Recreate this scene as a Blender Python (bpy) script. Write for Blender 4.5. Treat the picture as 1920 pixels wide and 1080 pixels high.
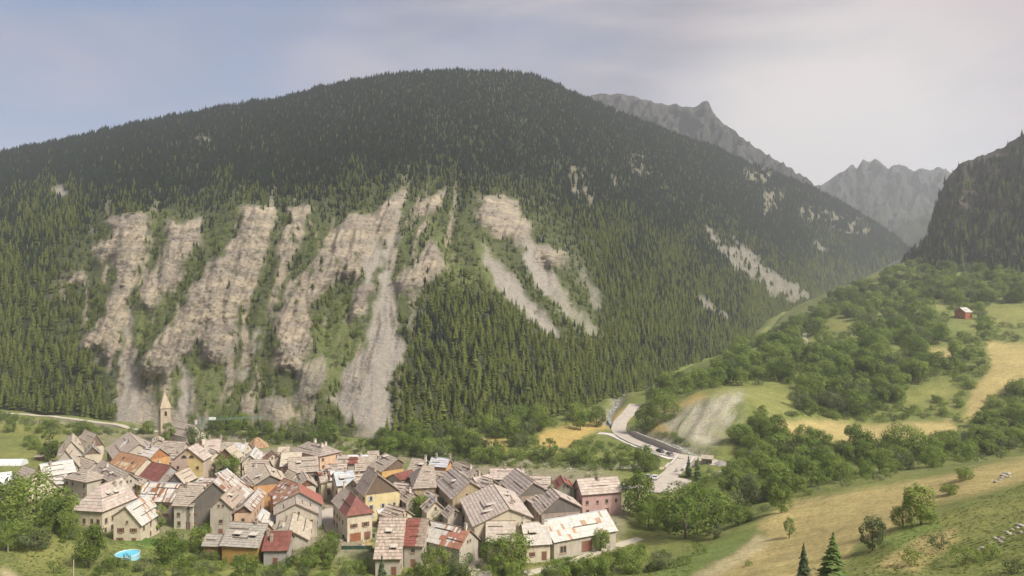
import bpy, math, random
import numpy as np
from mathutils import Vector

for _o in list(bpy.data.objects):
    bpy.data.objects.remove(_o)

# ------------------------------------------------------------------ camera, sky, sun, exposure
SC = bpy.context.scene
F, CH = 1400.0, 68.0                      # focal length in photo pixels (1920 wide), camera height above the village
cam = bpy.data.objects.new('camera', bpy.data.cameras.new('camera'))
SC.collection.objects.link(cam)
cam.location = (0, 0, CH)
cam.rotation_euler = (math.radians(90), 0, 0)
cam.data.sensor_width = 36.0
cam.data.lens = 36.0 * F / 1920.0
cam.data.clip_start = 1.0
cam.data.clip_end = 30000.0
SC.camera = cam

SUN_DIR = Vector((0.57, -0.40, 0.76)).normalized()      # towards the sun
SUN_EL = math.asin(SUN_DIR.z)
SUN_ROT = math.atan2(SUN_DIR.x, SUN_DIR.y)
world = bpy.data.worlds.new('World'); SC.world = world; world.use_nodes = True
wn, wl = world.node_tree.nodes, world.node_tree.links
wn.clear()
w_out = wn.new('ShaderNodeOutputWorld'); w_bg = wn.new('ShaderNodeBackground')
w_sky = wn.new('ShaderNodeTexSky'); w_sky.sky_type = 'NISHITA'; w_sky.sun_disc = False
w_sky.sun_elevation = SUN_EL; w_sky.sun_rotation = SUN_ROT; w_sky.altitude = 1400; w_sky.dust_density = 2.0
w_geo = wn.new('ShaderNodeTexCoord')
# thin cloud deck with a bluer gap low on the left
w_map = wn.new('ShaderNodeMapping'); w_map.inputs['Scale'].default_value = (1.0, 1.0, 3.2)
w_noise = wn.new('ShaderNodeTexNoise'); w_noise.inputs['Scale'].default_value = 2.8
w_noise.inputs['Detail'].default_value = 5.0; w_noise.inputs['Roughness'].default_value = 0.5
w_dot = wn.new('ShaderNodeVectorMath'); w_dot.operation = 'DOT_PRODUCT'
_g = Vector((-0.72, 0.75, 0.17)).normalized(); w_dot.inputs[1].default_value = _g
w_gap = wn.new('ShaderNodeMapRange'); w_gap.interpolation_type = 'SMOOTHSTEP'
for _k, _v in (('From Min', 0.66), ('From Max', 1.0), ('To Min', 1.0), ('To Max', 0.02)):
    w_gap.inputs[_k].default_value = _v
w_nr = wn.new('ShaderNodeMapRange')
for _k, _v in (('From Min', 0.3), ('From Max', 0.7), ('To Min', -0.42), ('To Max', 0.42)):
    w_nr.inputs[_k].default_value = _v
w_add = wn.new('ShaderNodeMath'); w_add.operation = 'ADD'; w_add.use_clamp = True
w_tone = wn.new('ShaderNodeValToRGB')           # cloud tone: lavender grey to warm pinkish grey
w_tone.color_ramp.elements[0].position = 0.41; w_tone.color_ramp.elements[0].color = (1.15, 1.16, 1.5, 1)
w_tone.color_ramp.elements[1].position = 0.58; w_tone.color_ramp.elements[1].color = (2.6, 2.25, 2.3, 1)
w_noise2 = wn.new('ShaderNodeTexNoise'); w_noise2.inputs['Scale'].default_value = 1.7
w_noise2.inputs['Detail'].default_value = 6.0; w_noise2.inputs['Roughness'].default_value = 0.55; w_noise2.inputs['Distortion'].default_value = 0.6
w_blue = wn.new('ShaderNodeMix'); w_blue.data_type = 'RGBA'; w_blue.inputs[0].default_value = 0.85
w_blue.inputs[7].default_value = (0.65, 1.0, 1.8, 1)
w_mix = wn.new('ShaderNodeMix'); w_mix.data_type = 'RGBA'
w_bg.inputs['Strength'].default_value = 0.1
wl.new(w_geo.outputs['Generated'], w_map.inputs['Vector']); wl.new(w_map.outputs[0], w_noise.inputs['Vector'])
wl.new(w_map.outputs[0], w_noise2.inputs['Vector']); wl.new(w_noise2.outputs['Fac'], w_tone.inputs[0])
wl.new(w_geo.outputs['Generated'], w_dot.inputs[0]); wl.new(w_dot.outputs['Value'], w_gap.inputs['Value'])
wl.new(w_noise.outputs['Fac'], w_nr.inputs['Value'])
wl.new(w_gap.outputs[0], w_add.inputs[0]); wl.new(w_nr.outputs[0], w_add.inputs[1])
wl.new(w_sky.outputs[0], w_blue.inputs[6])
wl.new(w_blue.outputs[2], w_mix.inputs[6]); wl.new(w_tone.outputs[0], w_mix.inputs[7])
wl.new(w_add.outputs[0], w_mix.inputs[0])
w_dot2 = wn.new('ShaderNodeVectorMath'); w_dot2.operation = 'DOT_PRODUCT'; w_dot2.inputs[1].default_value = Vector((585, 1400, 215)).normalized()
w_gl = wn.new('ShaderNodeMapRange'); w_gl.interpolation_type = 'SMOOTHSTEP'                     # thin cloud lets the light through over the valley mouth
for _k, _v in (('From Min', 0.965), ('From Max', 1.0), ('To Min', 0.0), ('To Max', 0.55)): w_gl.inputs[_k].default_value = _v
w_lit = wn.new('ShaderNodeMix'); w_lit.data_type = 'RGBA'; w_lit.inputs[7].default_value = (4.4, 4.2, 3.9, 1)
wl.new(w_geo.outputs['Generated'], w_dot2.inputs[0]); wl.new(w_dot2.outputs['Value'], w_gl.inputs['Value']); wl.new(w_gl.outputs[0], w_lit.inputs[0]); wl.new(w_mix.outputs[2], w_lit.inputs[6])
wl.new(w_lit.outputs[2], w_bg.inputs['Color']); wl.new(w_bg.outputs[0], w_out.inputs['Surface'])

sun_d = bpy.data.lights.new('sun', 'SUN'); sun_d.energy = 3.2; sun_d.angle = math.radians(16.0)
sun_d.color = (1.0, 0.93, 0.8)
sun = bpy.data.objects.new('sun', sun_d); SC.collection.objects.link(sun)
sun.rotation_euler = (-SUN_DIR).to_track_quat('-Z', 'Y').to_euler()

SC.view_settings.view_transform = 'Standard'; SC.view_settings.look = 'None'
SC.view_settings.exposure = 1.2; SC.view_settings.gamma = 1.0
SC.cycles.use_denoising = True
SC.cycles.max_bounces = 5; SC.cycles.diffuse_bounces = 2; SC.cycles.glossy_bounces = 2
SC.cycles.transparent_max_bounces = 6; SC.cycles.volume_bounces = 1
SC.cycles.use_adaptive_sampling = True; SC.cycles.adaptive_threshold = 0.02

# ------------------------------------------------------------------ helpers
RNG = random.Random(7)
NP = np.random.RandomState(11)
COL = SC.collection

def link(o, parent=None):
    COL.objects.link(o)
    if parent is not None:
        o.parent = parent
    return o

def tag(o, label=None, cat=None, group=None, kind=None):
    if label: o['label'] = label
    if cat: o['category'] = cat
    if group: o['group'] = group
    if kind: o['kind'] = kind
    return o

def empty(name, loc, rz=0.0, parent=None):
    o = bpy.data.objects.new(name, None); o.empty_display_size = 0.5
    o.location = loc; o.rotation_euler = (0, 0, rz)
    return link(o, parent)

def at(px, py, Y):
    """point of the place seen at photo pixel px,py when it stands Y metres away"""
    return ((px - 960.0) / F * Y, Y, CH - (py - 540.0) / F * Y)

def proj(x, y, z):
    return 960.0 + F * x / y, 540.0 - F * (z - CH) / y

class MB:
    def __init__(s):
        s.v, s.f, s.c = [], [], []
    def poly(s, pts, col=(1, 1, 1)):
        n = len(s.v); s.v.extend([tuple(p) for p in pts]); s.f.append(tuple(range(n, n + len(pts))))
        s.c.extend([col] * len(pts))
    def box(s, x0, x1, y0, y1, z0, z1, col=(1, 1, 1)):
        P = [(x0, y0, z0), (x1, y0, z0), (x1, y1, z0), (x0, y1, z0), (x0, y0, z1), (x1, y0, z1), (x1, y1, z1), (x0, y1, z1)]
        s.hexa(P, col)
    def hexa(s, P, col=(1, 1, 1)):
        n = len(s.v); s.v.extend([tuple(p) for p in P]); s.c.extend([col] * 8)
        for q in ((0, 3, 2, 1), (4, 5, 6, 7), (0, 1, 5, 4), (1, 2, 6, 5), (2, 3, 7, 6), (3, 0, 4, 7)):
            s.f.append(tuple(n + i for i in q))
    def tube(s, a, b, r0, r1, n=6, col=(1, 1, 1), cap=True):
        a, b = Vector(a), Vector(b); d = (b - a)
        if d.length < 1e-6: return
        d.normalize(); u = d.orthogonal().normalized(); w = d.cross(u); k = len(s.v)
        for (p, r) in ((a, r0), (b, r1)):
            for i in range(n):
                t = 2 * math.pi * i / n
                s.v.append(tuple(p + u * (r * math.cos(t)) + w * (r * math.sin(t)))); s.c.append(col)
        for i in range(n):
            j = (i + 1) % n
            s.f.append((k + i, k + j, k + n + j, k + n + i))
        if cap:
            s.f.append(tuple(k + n + i for i in range(n))); s.f.append(tuple(k + n - 1 - i for i in range(n)))
    def mesh(s, name, mat=None, smooth=False, colors=False):
        me = bpy.data.meshes.new(name); me.from_pydata(s.v, [], s.f)
        if colors:
            ca = me.color_attributes.new('Col', 'FLOAT_COLOR', 'POINT')
            arr = np.ones((len(s.v), 4), dtype=np.float32); arr[:, :3] = np.array(s.c, dtype=np.float32)
            ca.data.foreach_set('color', arr.ravel())
        if mat is not None: me.materials.append(mat)
        if smooth: me.polygons.foreach_set('use_smooth', [True] * len(me.polygons))
        me.update()
        return me
    def build(s, name, mat=None, parent=None, smooth=False, colors=False):
        return link(bpy.data.objects.new(name, s.mesh(name, mat, smooth, colors)), parent)

def obj(name, me, parent=None, loc=None, rz=None, sc=None):
    o = bpy.data.objects.new(name, me)
    if loc is not None: o.location = loc
    if rz is not None: o.rotation_euler = (0, 0, rz)
    if sc is not None: o.scale = sc if hasattr(sc, '__len__') else (sc, sc, sc)
    return link(o, parent)

# ---- noise
def _hash(ix, iy, seed):
    h = (ix * 374761393 + iy * 668265263 + seed * 974634777) & 0xFFFFFFFF
    h = ((h ^ (h >> 13)) * 1274126177) & 0xFFFFFFFF
    h = h ^ (h >> 16)
    return (h & 0xFFFFFF) / float(0xFFFFFF)
def vnoise(x, y, seed=0):
    x = np.asarray(x, dtype=np.float64); y = np.asarray(y, dtype=np.float64)
    ix = np.floor(x).astype(np.int64); iy = np.floor(y).astype(np.int64)
    fx, fy = x - ix, y - iy
    fx = fx * fx * (3 - 2 * fx); fy = fy * fy * (3 - 2 * fy)
    a, b = _hash(ix, iy, seed), _hash(ix + 1, iy, seed)
    c, d = _hash(ix, iy + 1, seed), _hash(ix + 1, iy + 1, seed)
    return (a + (b - a) * fx) * (1 - fy) + (c + (d - c) * fx) * fy
def fbm(x, y, seed=0, oct=4, gain=0.5):
    r, amp, tot = 0.0, 1.0, 0.0
    for i in range(oct):
        r = r + amp * vnoise(np.asarray(x) * 2 ** i, np.asarray(y) * 2 ** i, seed + i * 17); tot += amp; amp *= gain
    return r / tot

# ---- masks: outlines of fields, cliffs and gravel, as seen in the photo, stored on a raster and looked up by where a vertex stands
MX0, MX1, MY0, MY1, MC = -700, 2700, 0, 1300, 3.0
_gx = np.arange(MX0, MX1, MC); _gy = np.arange(MY0, MY1, MC)
def raster(polys, blur=0):
    R = np.zeros((len(_gy), len(_gx)))
    for pg in polys:
        P = np.array(pg, dtype=float)
        c0 = max(0, int((P[:, 0].min() - MX0) / MC) - 1); c1 = min(len(_gx), int((P[:, 0].max() - MX0) / MC) + 2)
        r0 = max(0, int((P[:, 1].min() - MY0) / MC) - 1); r1 = min(len(_gy), int((P[:, 1].max() - MY0) / MC) + 2)
        X, Y = np.meshgrid(_gx[c0:c1], _gy[r0:r1]); ins = np.zeros(X.shape, bool)
        for i in range(len(P)):
            x1, y1 = P[i]; x2, y2 = P[(i + 1) % len(P)]
            if y1 == y2: continue
            ins ^= ((y1 > Y) != (y2 > Y)) & (X < (x2 - x1) * (Y - y1) / (y2 - y1) + x1)
        R[r0:r1, c0:c1] = np.maximum(R[r0:r1, c0:c1], ins)
    for _ in range(2 if blur else 0):
        k = max(1, int(blur / MC))
        for ax in (0, 1):
            cs = np.cumsum(np.pad(R, [(k + 1, k) if a == ax else (0, 0) for a in (0, 1)], mode='edge'), axis=ax)
            n = R.shape[ax]
            R = (np.take(cs, np.arange(2 * k + 1, 2 * k + 1 + n), ax) - np.take(cs, np.arange(0, n), ax)) / (2 * k + 1)
    return R
def look(R, px, py):
    fx = np.clip((np.asarray(px) - MX0) / MC, 0, len(_gx) - 1.01); fy = np.clip((np.asarray(py) - MY0) / MC, 0, len(_gy) - 1.01)
    ix = fx.astype(int); iy = fy.astype(int); fx = fx - ix; fy = fy - iy
    return (R[iy, ix] * (1 - fx) + R[iy, ix + 1] * fx) * (1 - fy) + (R[iy + 1, ix] * (1 - fx) + R[iy + 1, ix + 1] * fx) * fy

def grid_mesh(name, X, Y, Z, col, mat):
    r, c = X.shape
    me = bpy.data.meshes.new(name)
    me.vertices.add(r * c); me.vertices.foreach_set('co', np.stack([X, Y, Z], -1).astype(np.float32).ravel())
    I = np.arange(r * c).reshape(r, c)
    q = np.stack([I[:-1, :-1], I[:-1, 1:], I[1:, 1:], I[1:, :-1]], -1).reshape(-1, 4)
    me.loops.add(q.size); me.loops.foreach_set('vertex_index', q.ravel().astype(np.int32))
    me.polygons.add(len(q)); me.polygons.foreach_set('loop_start', (np.arange(len(q)) * 4).astype(np.int32))
    me.polygons.foreach_set('loop_total', np.full(len(q), 4, np.int32))
    me.polygons.foreach_set('use_smooth', np.ones(len(q), bool))
    me.update(calc_edges=True)
    if col is not None:
        ca = me.color_attributes.new('Col', 'FLOAT_COLOR', 'POINT')
        a = np.ones((r * c, 4), np.float32); a[:, :3] = col.reshape(-1, 3); ca.data.foreach_set('color', a.ravel())
    me.materials.append(mat)
    return link(bpy.data.objects.new(name, me))

# ------------------------------------------------------------------ materials
def new_mat(name):
    m = bpy.data.materials.new(name); m.use_nodes = True
    n, l = m.node_tree.nodes, m.node_tree.links
    b = n['Principled BSDF']; b.inputs['Specular IOR Level'].default_value = 0.25
    return m, n, l, b
def mixc(n, l, a, b, fac, mode='MIX'):
    x = n.new('ShaderNodeMix'); x.data_type = 'RGBA'; x.blend_type = mode
    for s, v in ((6, a), (7, b), (0, fac)):
        if hasattr(v, 'links') or hasattr(v, 'is_linked'): l.new(v, x.inputs[s])
        elif s == 0: x.inputs[0].default_value = v
        else: x.inputs[s].default_value = (*v, 1) if len(v) == 3 else v
    return x.outputs[2]
def noise_n(n, l, scale, detail=4, coord=None, rough=0.55, stretch=None):
    t = n.new('ShaderNodeTexNoise'); t.inputs['Scale'].default_value = scale; t.inputs['Detail'].default_value = detail
    t.inputs['Roughness'].default_value = rough
    if coord is None:
        coord = n.new('ShaderNodeNewGeometry').outputs['Position']
    if stretch is not None:
        mp = n.new('ShaderNodeMapping'); mp.inputs['Scale'].default_value = stretch
        l.new(coord, mp.inputs['Vector']); coord = mp.outputs[0]
    l.new(coord, t.inputs['Vector'])
    return t.outputs['Fac']
def ramp_n(n, l, fac, a, b, lo=0.35, hi=0.65):
    m = n.new('ShaderNodeMapRange'); l.new(fac, m.inputs['Value'])
    for k, v in (('From Min', lo), ('From Max', hi), ('To Min', a), ('To Max', b)): m.inputs[k].default_value = v
    return m.outputs[0]
def bump_n(n, l, b, h, strength=0.5, dist=0.1):
    u = n.new('ShaderNodeBump'); u.inputs['Strength'].default_value = strength; u.inputs['Distance'].default_value = dist
    l.new(h, u.inputs['Height']); l.new(u.outputs[0], b.inputs['Normal'])

MATS = {}
def plain(name, col, rough=0.8, var=0.25, scale=0.8, metal=0.0, streak=False):
    """a weathered surface: base colour broken by stains (and rain streaks on walls)"""
    if name in MATS: return MATS[name]
    m, n, l, b = new_mat(name)
    nz = noise_n(n, l, scale, 5)
    c = mixc(n, l, tuple(x * (1 - var) for x in col), tuple(min(1, x * (1 + var * 0.6)) for x in col), ramp_n(n, l, nz, 0, 1, 0.3, 0.7))
    if streak:
        s = noise_n(n, l, 1.0, 4, stretch=(1.6, 1.6, 0.22))
        c = mixc(n, l, c, tuple(x * 0.55 for x in col), ramp_n(n, l, s, 0, 0.7, 0.52, 0.75))
        f = noise_n(n, l, 6.0, 3)
        c = mixc(n, l, c, tuple(x * 0.75 for x in col), ramp_n(n, l, f, 0, 0.5, 0.5, 0.75))
        bump_n(n, l, b, f, 0.35, 0.05)
    l.new(c, b.inputs['Base Color']); b.inputs['Roughness'].default_value = rough; b.inputs['Metallic'].default_value = metal
    MATS[name] = m
    return m

def roof_mat(name, rough, rust):
    m, n, l, b = new_mat(name)
    ca = n.new('ShaderNodeVertexColor'); ca.layer_name = 'Col'
    s = noise_n(n, l, 1.4, 5)
    c = mixc(n, l, ca.outputs[0], (0.72, 0.7, 0.68), ramp_n(n, l, s, 0.0, 1.0, 0.35, 0.75), 'MULTIPLY')
    if rust:
        r = noise_n(n, l, 0.9, 6, rough=0.7)
        c = mixc(n, l, c, (0.27, 0.13, 0.075), ramp_n(n, l, r, 0, 0.75, 0.6, 0.72))
    l.new(c, b.inputs['Base Color']); b.inputs['Roughness'].default_value = rough
    f = noise_n(n, l, 8.0, 3); bump_n(n, l, b, f, 0.4, 0.03)
    MATS[name] = m
    return m
M_TILE = roof_mat('weathered_shingle', 0.85, False)
M_METAL = roof_mat('painted_sheet', 0.5, True)
M_CLEAN = roof_mat('clean_sheet', 0.5, False)
M_WOOD = plain('old_wood', (0.13, 0.095, 0.07), 0.85, 0.4, 2.0)
M_EDGE = plain('verge_board', (0.27, 0.21, 0.16), 0.85, 0.3, 1.5)
M_STONEW = plain('chimney_stone', (0.36, 0.31, 0.26), 0.9, 0.3, 2.0)
M_FRAME = plain('window_frame_wood', (0.30, 0.2, 0.13), 0.7, 0.3)
M_SHUT_BLUE = plain('pale_shutter', (0.42, 0.47, 0.53), 0.7, 0.2)
M_SHUT_BROWN = plain('brown_shutter', (0.22, 0.10, 0.07), 0.7, 0.3)
def glass_mat():
    m, n, l, b = new_mat('window_glass')
    b.inputs['Base Color'].default_value = (0.035, 0.04, 0.045, 1); b.inputs['Roughness'].default_value = 0.12
    b.inputs['Specular IOR Level'].default_value = 0.5
    return m
M_GLASS = glass_mat()

def leaf_mat(name, dark, light, trans=0.35, tip=(0.3, 0.34, 0.1), clump=False, vary=True):
    m, n, l, b = new_mat(name)
    oi = n.new('ShaderNodeObjectInfo'); ge = n.new('ShaderNodeNewGeometry')
    c = mixc(n, l, dark, light, ramp_n(n, l, ge.outputs['Random Per Island'], 0.05, 0.95, 0, 1))
    if clump:
        vc = n.new('ShaderNodeVertexColor'); vc.layer_name = 'Col'
        c = mixc(n, l, c, vc.outputs[0], 1.0, 'MULTIPLY')
    c2 = mixc(n, l, c, tip, ramp_n(n, l, oi.outputs['Random'], 0.0, 0.42, 0.25, 1.0))
    c3 = mixc(n, l, c2, (0.5, 0.52, 0.5), ramp_n(n, l, oi.outputs['Random'], 0.7, 0.0, 0.0, 0.45), 'MULTIPLY') if vary else c2
    out = n['Material Output']; n.remove(b)
    d = n.new('ShaderNodeBsdfDiffuse'); t = n.new('ShaderNodeBsdfTranslucent'); mx = n.new('ShaderNodeMixShader')
    l.new(c3, d.inputs['Color']); l.new(c3, t.inputs['Color']); mx.inputs[0].default_value = trans
    l.new(d.outputs[0], mx.inputs[1]); l.new(t.outputs[0], mx.inputs[2]); l.new(mx.outputs[0], out.inputs['Surface'])
    MATS[name] = m
    return m
M_SPRUCE_SHADED = leaf_mat('cloud_shaded_spruce_needles', (0.015, 0.024, 0.02), (0.032, 0.046, 0.034), 0.2, (0.036, 0.052, 0.036))  # needle colour darkened to hold the cloud shade of the upper slope
M_LARCH = leaf_mat('larch_needles', (0.085, 0.115, 0.03), (0.18, 0.215, 0.058), 0.4, (0.26, 0.285, 0.08))
M_LEAF = leaf_mat('broad_leaf', (0.125, 0.19, 0.042), (0.26, 0.345, 0.09), 0.48, (0.31, 0.375, 0.105), True)
M_ASH = leaf_mat('grey_leaf', (0.1, 0.135, 0.06), (0.2, 0.24, 0.115), 0.4, (0.24, 0.27, 0.12), True)
M_PURPLE = leaf_mat('purple_leaf', (0.02, 0.02, 0.022), (0.045, 0.042, 0.045), 0.2, (0.05, 0.05, 0.05), True)
M_LARCH_PALE = leaf_mat('pale_larch_needles', (0.13, 0.19, 0.06), (0.22, 0.29, 0.1), 0.45, (0.24, 0.3, 0.1), False, False)
M_SPRUCE_DARK = leaf_mat('dark_spruce_needles', (0.06, 0.085, 0.045), (0.115, 0.145, 0.075), 0.3, (0.11, 0.14, 0.07), False, False)
M_BARK = plain('bark', (0.15, 0.12, 0.09), 0.95, 0.35, 6.0)
# ------------------------------------------------------------------ valley ground
CTRL = []
def cp(px, py, Y): CTRL.append(at(px, py, Y))
for a in ((0, 1080, 150), (100, 1080, 152), (400, 1080, 170), (600, 1080, 175), (800, 1080, 176), (1000, 1080, 174), (1200, 1080, 166),
          (1300, 1080, 157), (1400, 1080, 140), (1500, 1080, 125), (1600, 1080, 112), (1750, 1080, 98), (1920, 1080, 88),
          (0, 1000, 190), (0, 950, 215), (0, 900, 255), (150, 1030, 178), (300, 1040, 184), (450, 1060, 183),
          (1920, 860, 215), (1700, 905, 205), (1560, 920, 215), (1480, 940, 218), (1400, 985, 198), (1300, 1030, 186),
          (1800, 930, 165), (1700, 980, 142), (1600, 960, 178), (1500, 1020, 160), (1880, 980, 120), (1400, 1030, 168),
          (1400, 900, 265), (1600, 870, 285), (1800, 850, 300), (1920, 830, 310),
          (1330, 740, 352), (1300, 833, 316), (1390, 735, 356), (1370, 800, 326), (1200, 790, 372), (1250, 757, 380), (1450, 750, 372),
          (1440, 700, 430), (1400, 690, 445), (1550, 800, 350), (1700, 800, 348), (1850, 790, 352), (1600, 700, 430), (1740, 740, 395),
          (1900, 700, 402), (1500, 640, 520), (1600, 640, 520), (1750, 660, 478), (1900, 620, 520), (1560, 590, 640), (1700, 590, 620),
          (1805, 597, 600), (1900, 580, 600), (1480, 640, 620), (1560, 560, 820), (1700, 520, 770), (1900, 520, 730), (1850, 450, 860),
          (1760, 490, 840), (1180, 740, 478), (1220, 725, 512), (1345, 670, 640), (1420, 640, 760), (1500, 585, 1050)):
    cp(*a)
for X in (-330, -230, -150, -80, -20, 40):
    for Y in (200, 240, 290, 340, 390):
        if not (X < -200 and Y < 220): CTRL.append((X, Y, 0.0))
for X, Y in ((70, 300), (90, 260), (60, 340), (20, 430), (80, 250), (60, 210), (110, 290)): CTRL.append((X, Y, 0.3))
CTRL += [(0, 0, 65.5), (-100, 0, 68), (100, 0, 74), (0, 60, 38), (-80, 70, 36), (90, 50, 50), (0, 110, 18), (-60, 120, 16), (60, 100, 28),
         (0, -60, 90), (-500, 300, 2), (-500, 100, 34), (-250, 120, 20), (250, 60, 85), (400, 100, 100), (400, 250, 45), (450, 400, 40), (600, 600, 75),
         (700, 900, 110), (-500, 400, 2), (500, 800, 92), (-300, 0, 70), (300, -60, 120), (-200, 250, 1)]
P = np.array(CTRL)
def _tps(r2): return 0.5 * r2 * np.log(r2 + 1e-9)
_S = 100.0
_d2 = ((P[:, None, :2] - P[None, :, :2]) ** 2).sum(-1) / _S ** 2
_n = len(P); _A = np.zeros((_n + 3, _n + 3)); _A[:_n, :_n] = _tps(_d2) + np.eye(_n) * 0.004
_A[:_n, _n] = 1; _A[:_n, _n + 1:] = P[:, :2] / _S; _A[_n, :_n] = 1; _A[_n + 1:, :_n] = P[:, :2].T / _S
_w = np.linalg.solve(_A, np.concatenate([P[:, 2], np.zeros(3)]))

# mountain: skyline, cliff-top line and foot line as photo pixels with their distance
RIDGE = np.array([(-700, 430, 960), (-300, 352, 950), (0, 286, 950), (100, 266, 950), (200, 243, 955), (330, 217, 965), (450, 195, 985), (530, 184, 1000), (600, 163, 1010),
                  (680, 148, 1020), (760, 136, 1035), (850, 132, 1050), (960, 134, 1070), (1010, 144, 1085), (1060, 167, 1110), (1105, 187, 1150),
                  (1180, 217, 1200), (1260, 249, 1260), (1330, 272, 1330), (1400, 304, 1400), (1450, 322, 1450), (1525, 354, 1540), (1560, 369, 1580),
                  (1620, 404, 1650), (1680, 444, 1720), (1705, 468, 1750), (1760, 500, 1800)], float)
MID = np.array([(-700, 500, 600), (-300, 480, 570), (0, 450, 545), (130, 425, 538), (250, 398, 532), (500, 388, 535), (750, 350, 562), (900, 365, 595),
                (1100, 395, 690), (1300, 470, 860), (1420, 475, 1100), (1500, 440, 1320), (1600, 456, 1560), (1690, 462, 1725), (1760, 505, 1795)], float)
FOOT = np.array([(-700, 745, 465), (-300, 760, 433), (0, 765, 423), (200, 788, 384), (300, 800, 366), (400, 806, 358), (560, 812, 350), (700, 822, 338),
                 (860, 806, 358), (1000, 790, 381), (1100, 768, 418), (1180, 742, 478), (1300, 690, 600), (1400, 645, 775), (1500, 585, 1120),
                 (1560, 552, 1380), (1620, 520, 1560), (1700, 478, 1720), (1760, 520, 1790)], float)
def foot_depth(px): return np.interp(px, FOOT[:, 0], FOOT[:, 2])

def ground_raw(x, y):
    x = np.asarray(x, float); y = np.asarray(y, float); sh = x.shape
    q = np.stack([x.ravel(), y.ravel()], -1); out = np.empty(len(q))
    for i in range(0, len(q), 20000):
        b = q[i:i + 20000]
        r2 = ((b[:, None, :] - P[None, :, :2]) ** 2).sum(-1) / _S ** 2
        out[i:i + 20000] = _tps(r2) @ _w[:_n] + _w[_n] + (b / _S) @ _w[_n + 1:]
    return out.reshape(sh)
VILLAGE = raster([[(90, 900), (120, 800), (350, 795), (560, 815), (700, 830), (860, 850), (1165, 880), (1185, 960), (1175, 1020), (900, 1065), (660, 1065),
                   (560, 1040), (420, 1030), (200, 1000), (120, 950)]], 24)
# channel of the river, from the valley mouth past the back of the village
RIVER = [at(*a) for a in ((1500, 585, 1050), (1420, 640, 760), (1345, 668, 640), (1225, 726, 512), (1160, 748, 470))] + \
        [(60, 425, 0), (48, 385, 0), (62, 345, 0), (78, 305, 0), (66, 288, 0), (30, 287, 0), (-10, 300, 0), (-60, 322, 0), (-120, 342, 0), (-200, 372, 0), (-330, 405, 0), (-600, 440, 0)]
RIVER = np.array([(a[0], a[1]) for a in RIVER], float)
def seg_dist(x, y, pl):
    x = np.asarray(x, float); y = np.asarray(y, float); best = np.full(x.shape, 1e9)
    for i in range(len(pl) - 1):
        ax, ay = pl[i][0], pl[i][1]; bx, by = pl[i + 1][0], pl[i + 1][1]
        dx, dy = bx - ax, by - ay; t = np.clip(((x - ax) * dx + (y - ay) * dy) / (dx * dx + dy * dy + 1e-9), 0, 1)
        best = np.minimum(best, np.hypot(x - ax - t * dx, y - ay - t * dy))
    return best
SCAR = raster([[(1240, 792), (1262, 768), (1300, 752), (1345, 745), (1392, 732), (1390, 785), (1352, 832), (1300, 838), (1262, 815)]], 6)
def ground(x, y):
    x = np.asarray(x, float); y = np.asarray(y, float)
    z = ground_raw(x, y)
    yy = np.maximum(y, 1.0); px, py = 960 + F * x / yy, 540 - F * (z - CH) / yy
    v = look(VILLAGE, px, py) * (y > 150)
    z = z * (1 - v)
    rough = (fbm(x / 23., y / 23., 3) - 0.5) * 2.6 + (fbm(x / 5., y / 5., 9) - 0.5) * 0.7
    far = np.clip((y - 380) / 200, 0, 1)
    rough = rough + far * (fbm(x / 60., y / 60., 21) - 0.5) * 9
    z = z + rough * (1 - 0.93 * v) * np.clip(np.hypot(x, y) / 60 - 0.3, 0, 1)
    s = look(SCAR, px, py) * (y > 250)
    z = z - s * (fbm((0.81 * x - 0.6 * y) / 4.0, (0.6 * x + 0.81 * y) / 45., 31, 4) * 2.8 - 1.0)
    rv = np.clip(1 - seg_dist(x, y, RIVER) / 7.0, 0, 1)
    z = z - 2.6 * rv * rv * (3 - 2 * rv)
    fd = foot_depth(960 + F * x / yy)
    behind = np.clip((y - fd - 6) / 60, 0, 1) * (px < 1690)
    return z - behind * (18 + np.maximum(z, 0) * 0.9)

_hx = np.arange(-420, 760, 2.0); _hy = np.arange(60, 1300, 2.0)
_HZ = ground(*np.meshgrid(_hx, _hy))
def ground_fast(x, y):
    fx = np.clip((x - _hx[0]) / 2.0, 0, len(_hx) - 1.01); fy = np.clip((y - _hy[0]) / 2.0, 0, len(_hy) - 1.01)
    ix = fx.astype(int); iy = fy.astype(int); fx = fx - ix; fy = fy - iy
    return (_HZ[iy, ix] * (1 - fx) + _HZ[iy, ix + 1] * fx) * (1 - fy) + (_HZ[iy + 1, ix] * (1 - fx) + _HZ[iy + 1, ix + 1] * fx) * fy
HY = np.concatenate([np.linspace(70, 400, 340), np.linspace(402, 1300, 220)])
def hits(pxs, pys):
    """where the lines of sight through these photo pixels meet the ground"""
    pxs = np.asarray(pxs, float); pys = np.asarray(pys, float)
    Yg = HY[None, :] + 0 * pxs[:, None]
    Xg = (pxs[:, None] - 960) / F * Yg; Zr = CH - (pys[:, None] - 540) / F * Yg
    below = (Zr - ground_fast(Xg, Yg)) < 0
    k = np.where(below.any(1), below.argmax(1), len(HY) - 1); Yh = HY[k]
    x = (pxs - 960) / F * Yh
    return np.stack([x, Yh, ground_fast(x, Yh)], -1)
def hit(px, py):
    h = hits([px], [py])[0]
    return float(h[0]), float(h[1]), float(h[2])
def gz(x, y): return float(ground(np.array([x]), np.array([y]))[0])

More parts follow.
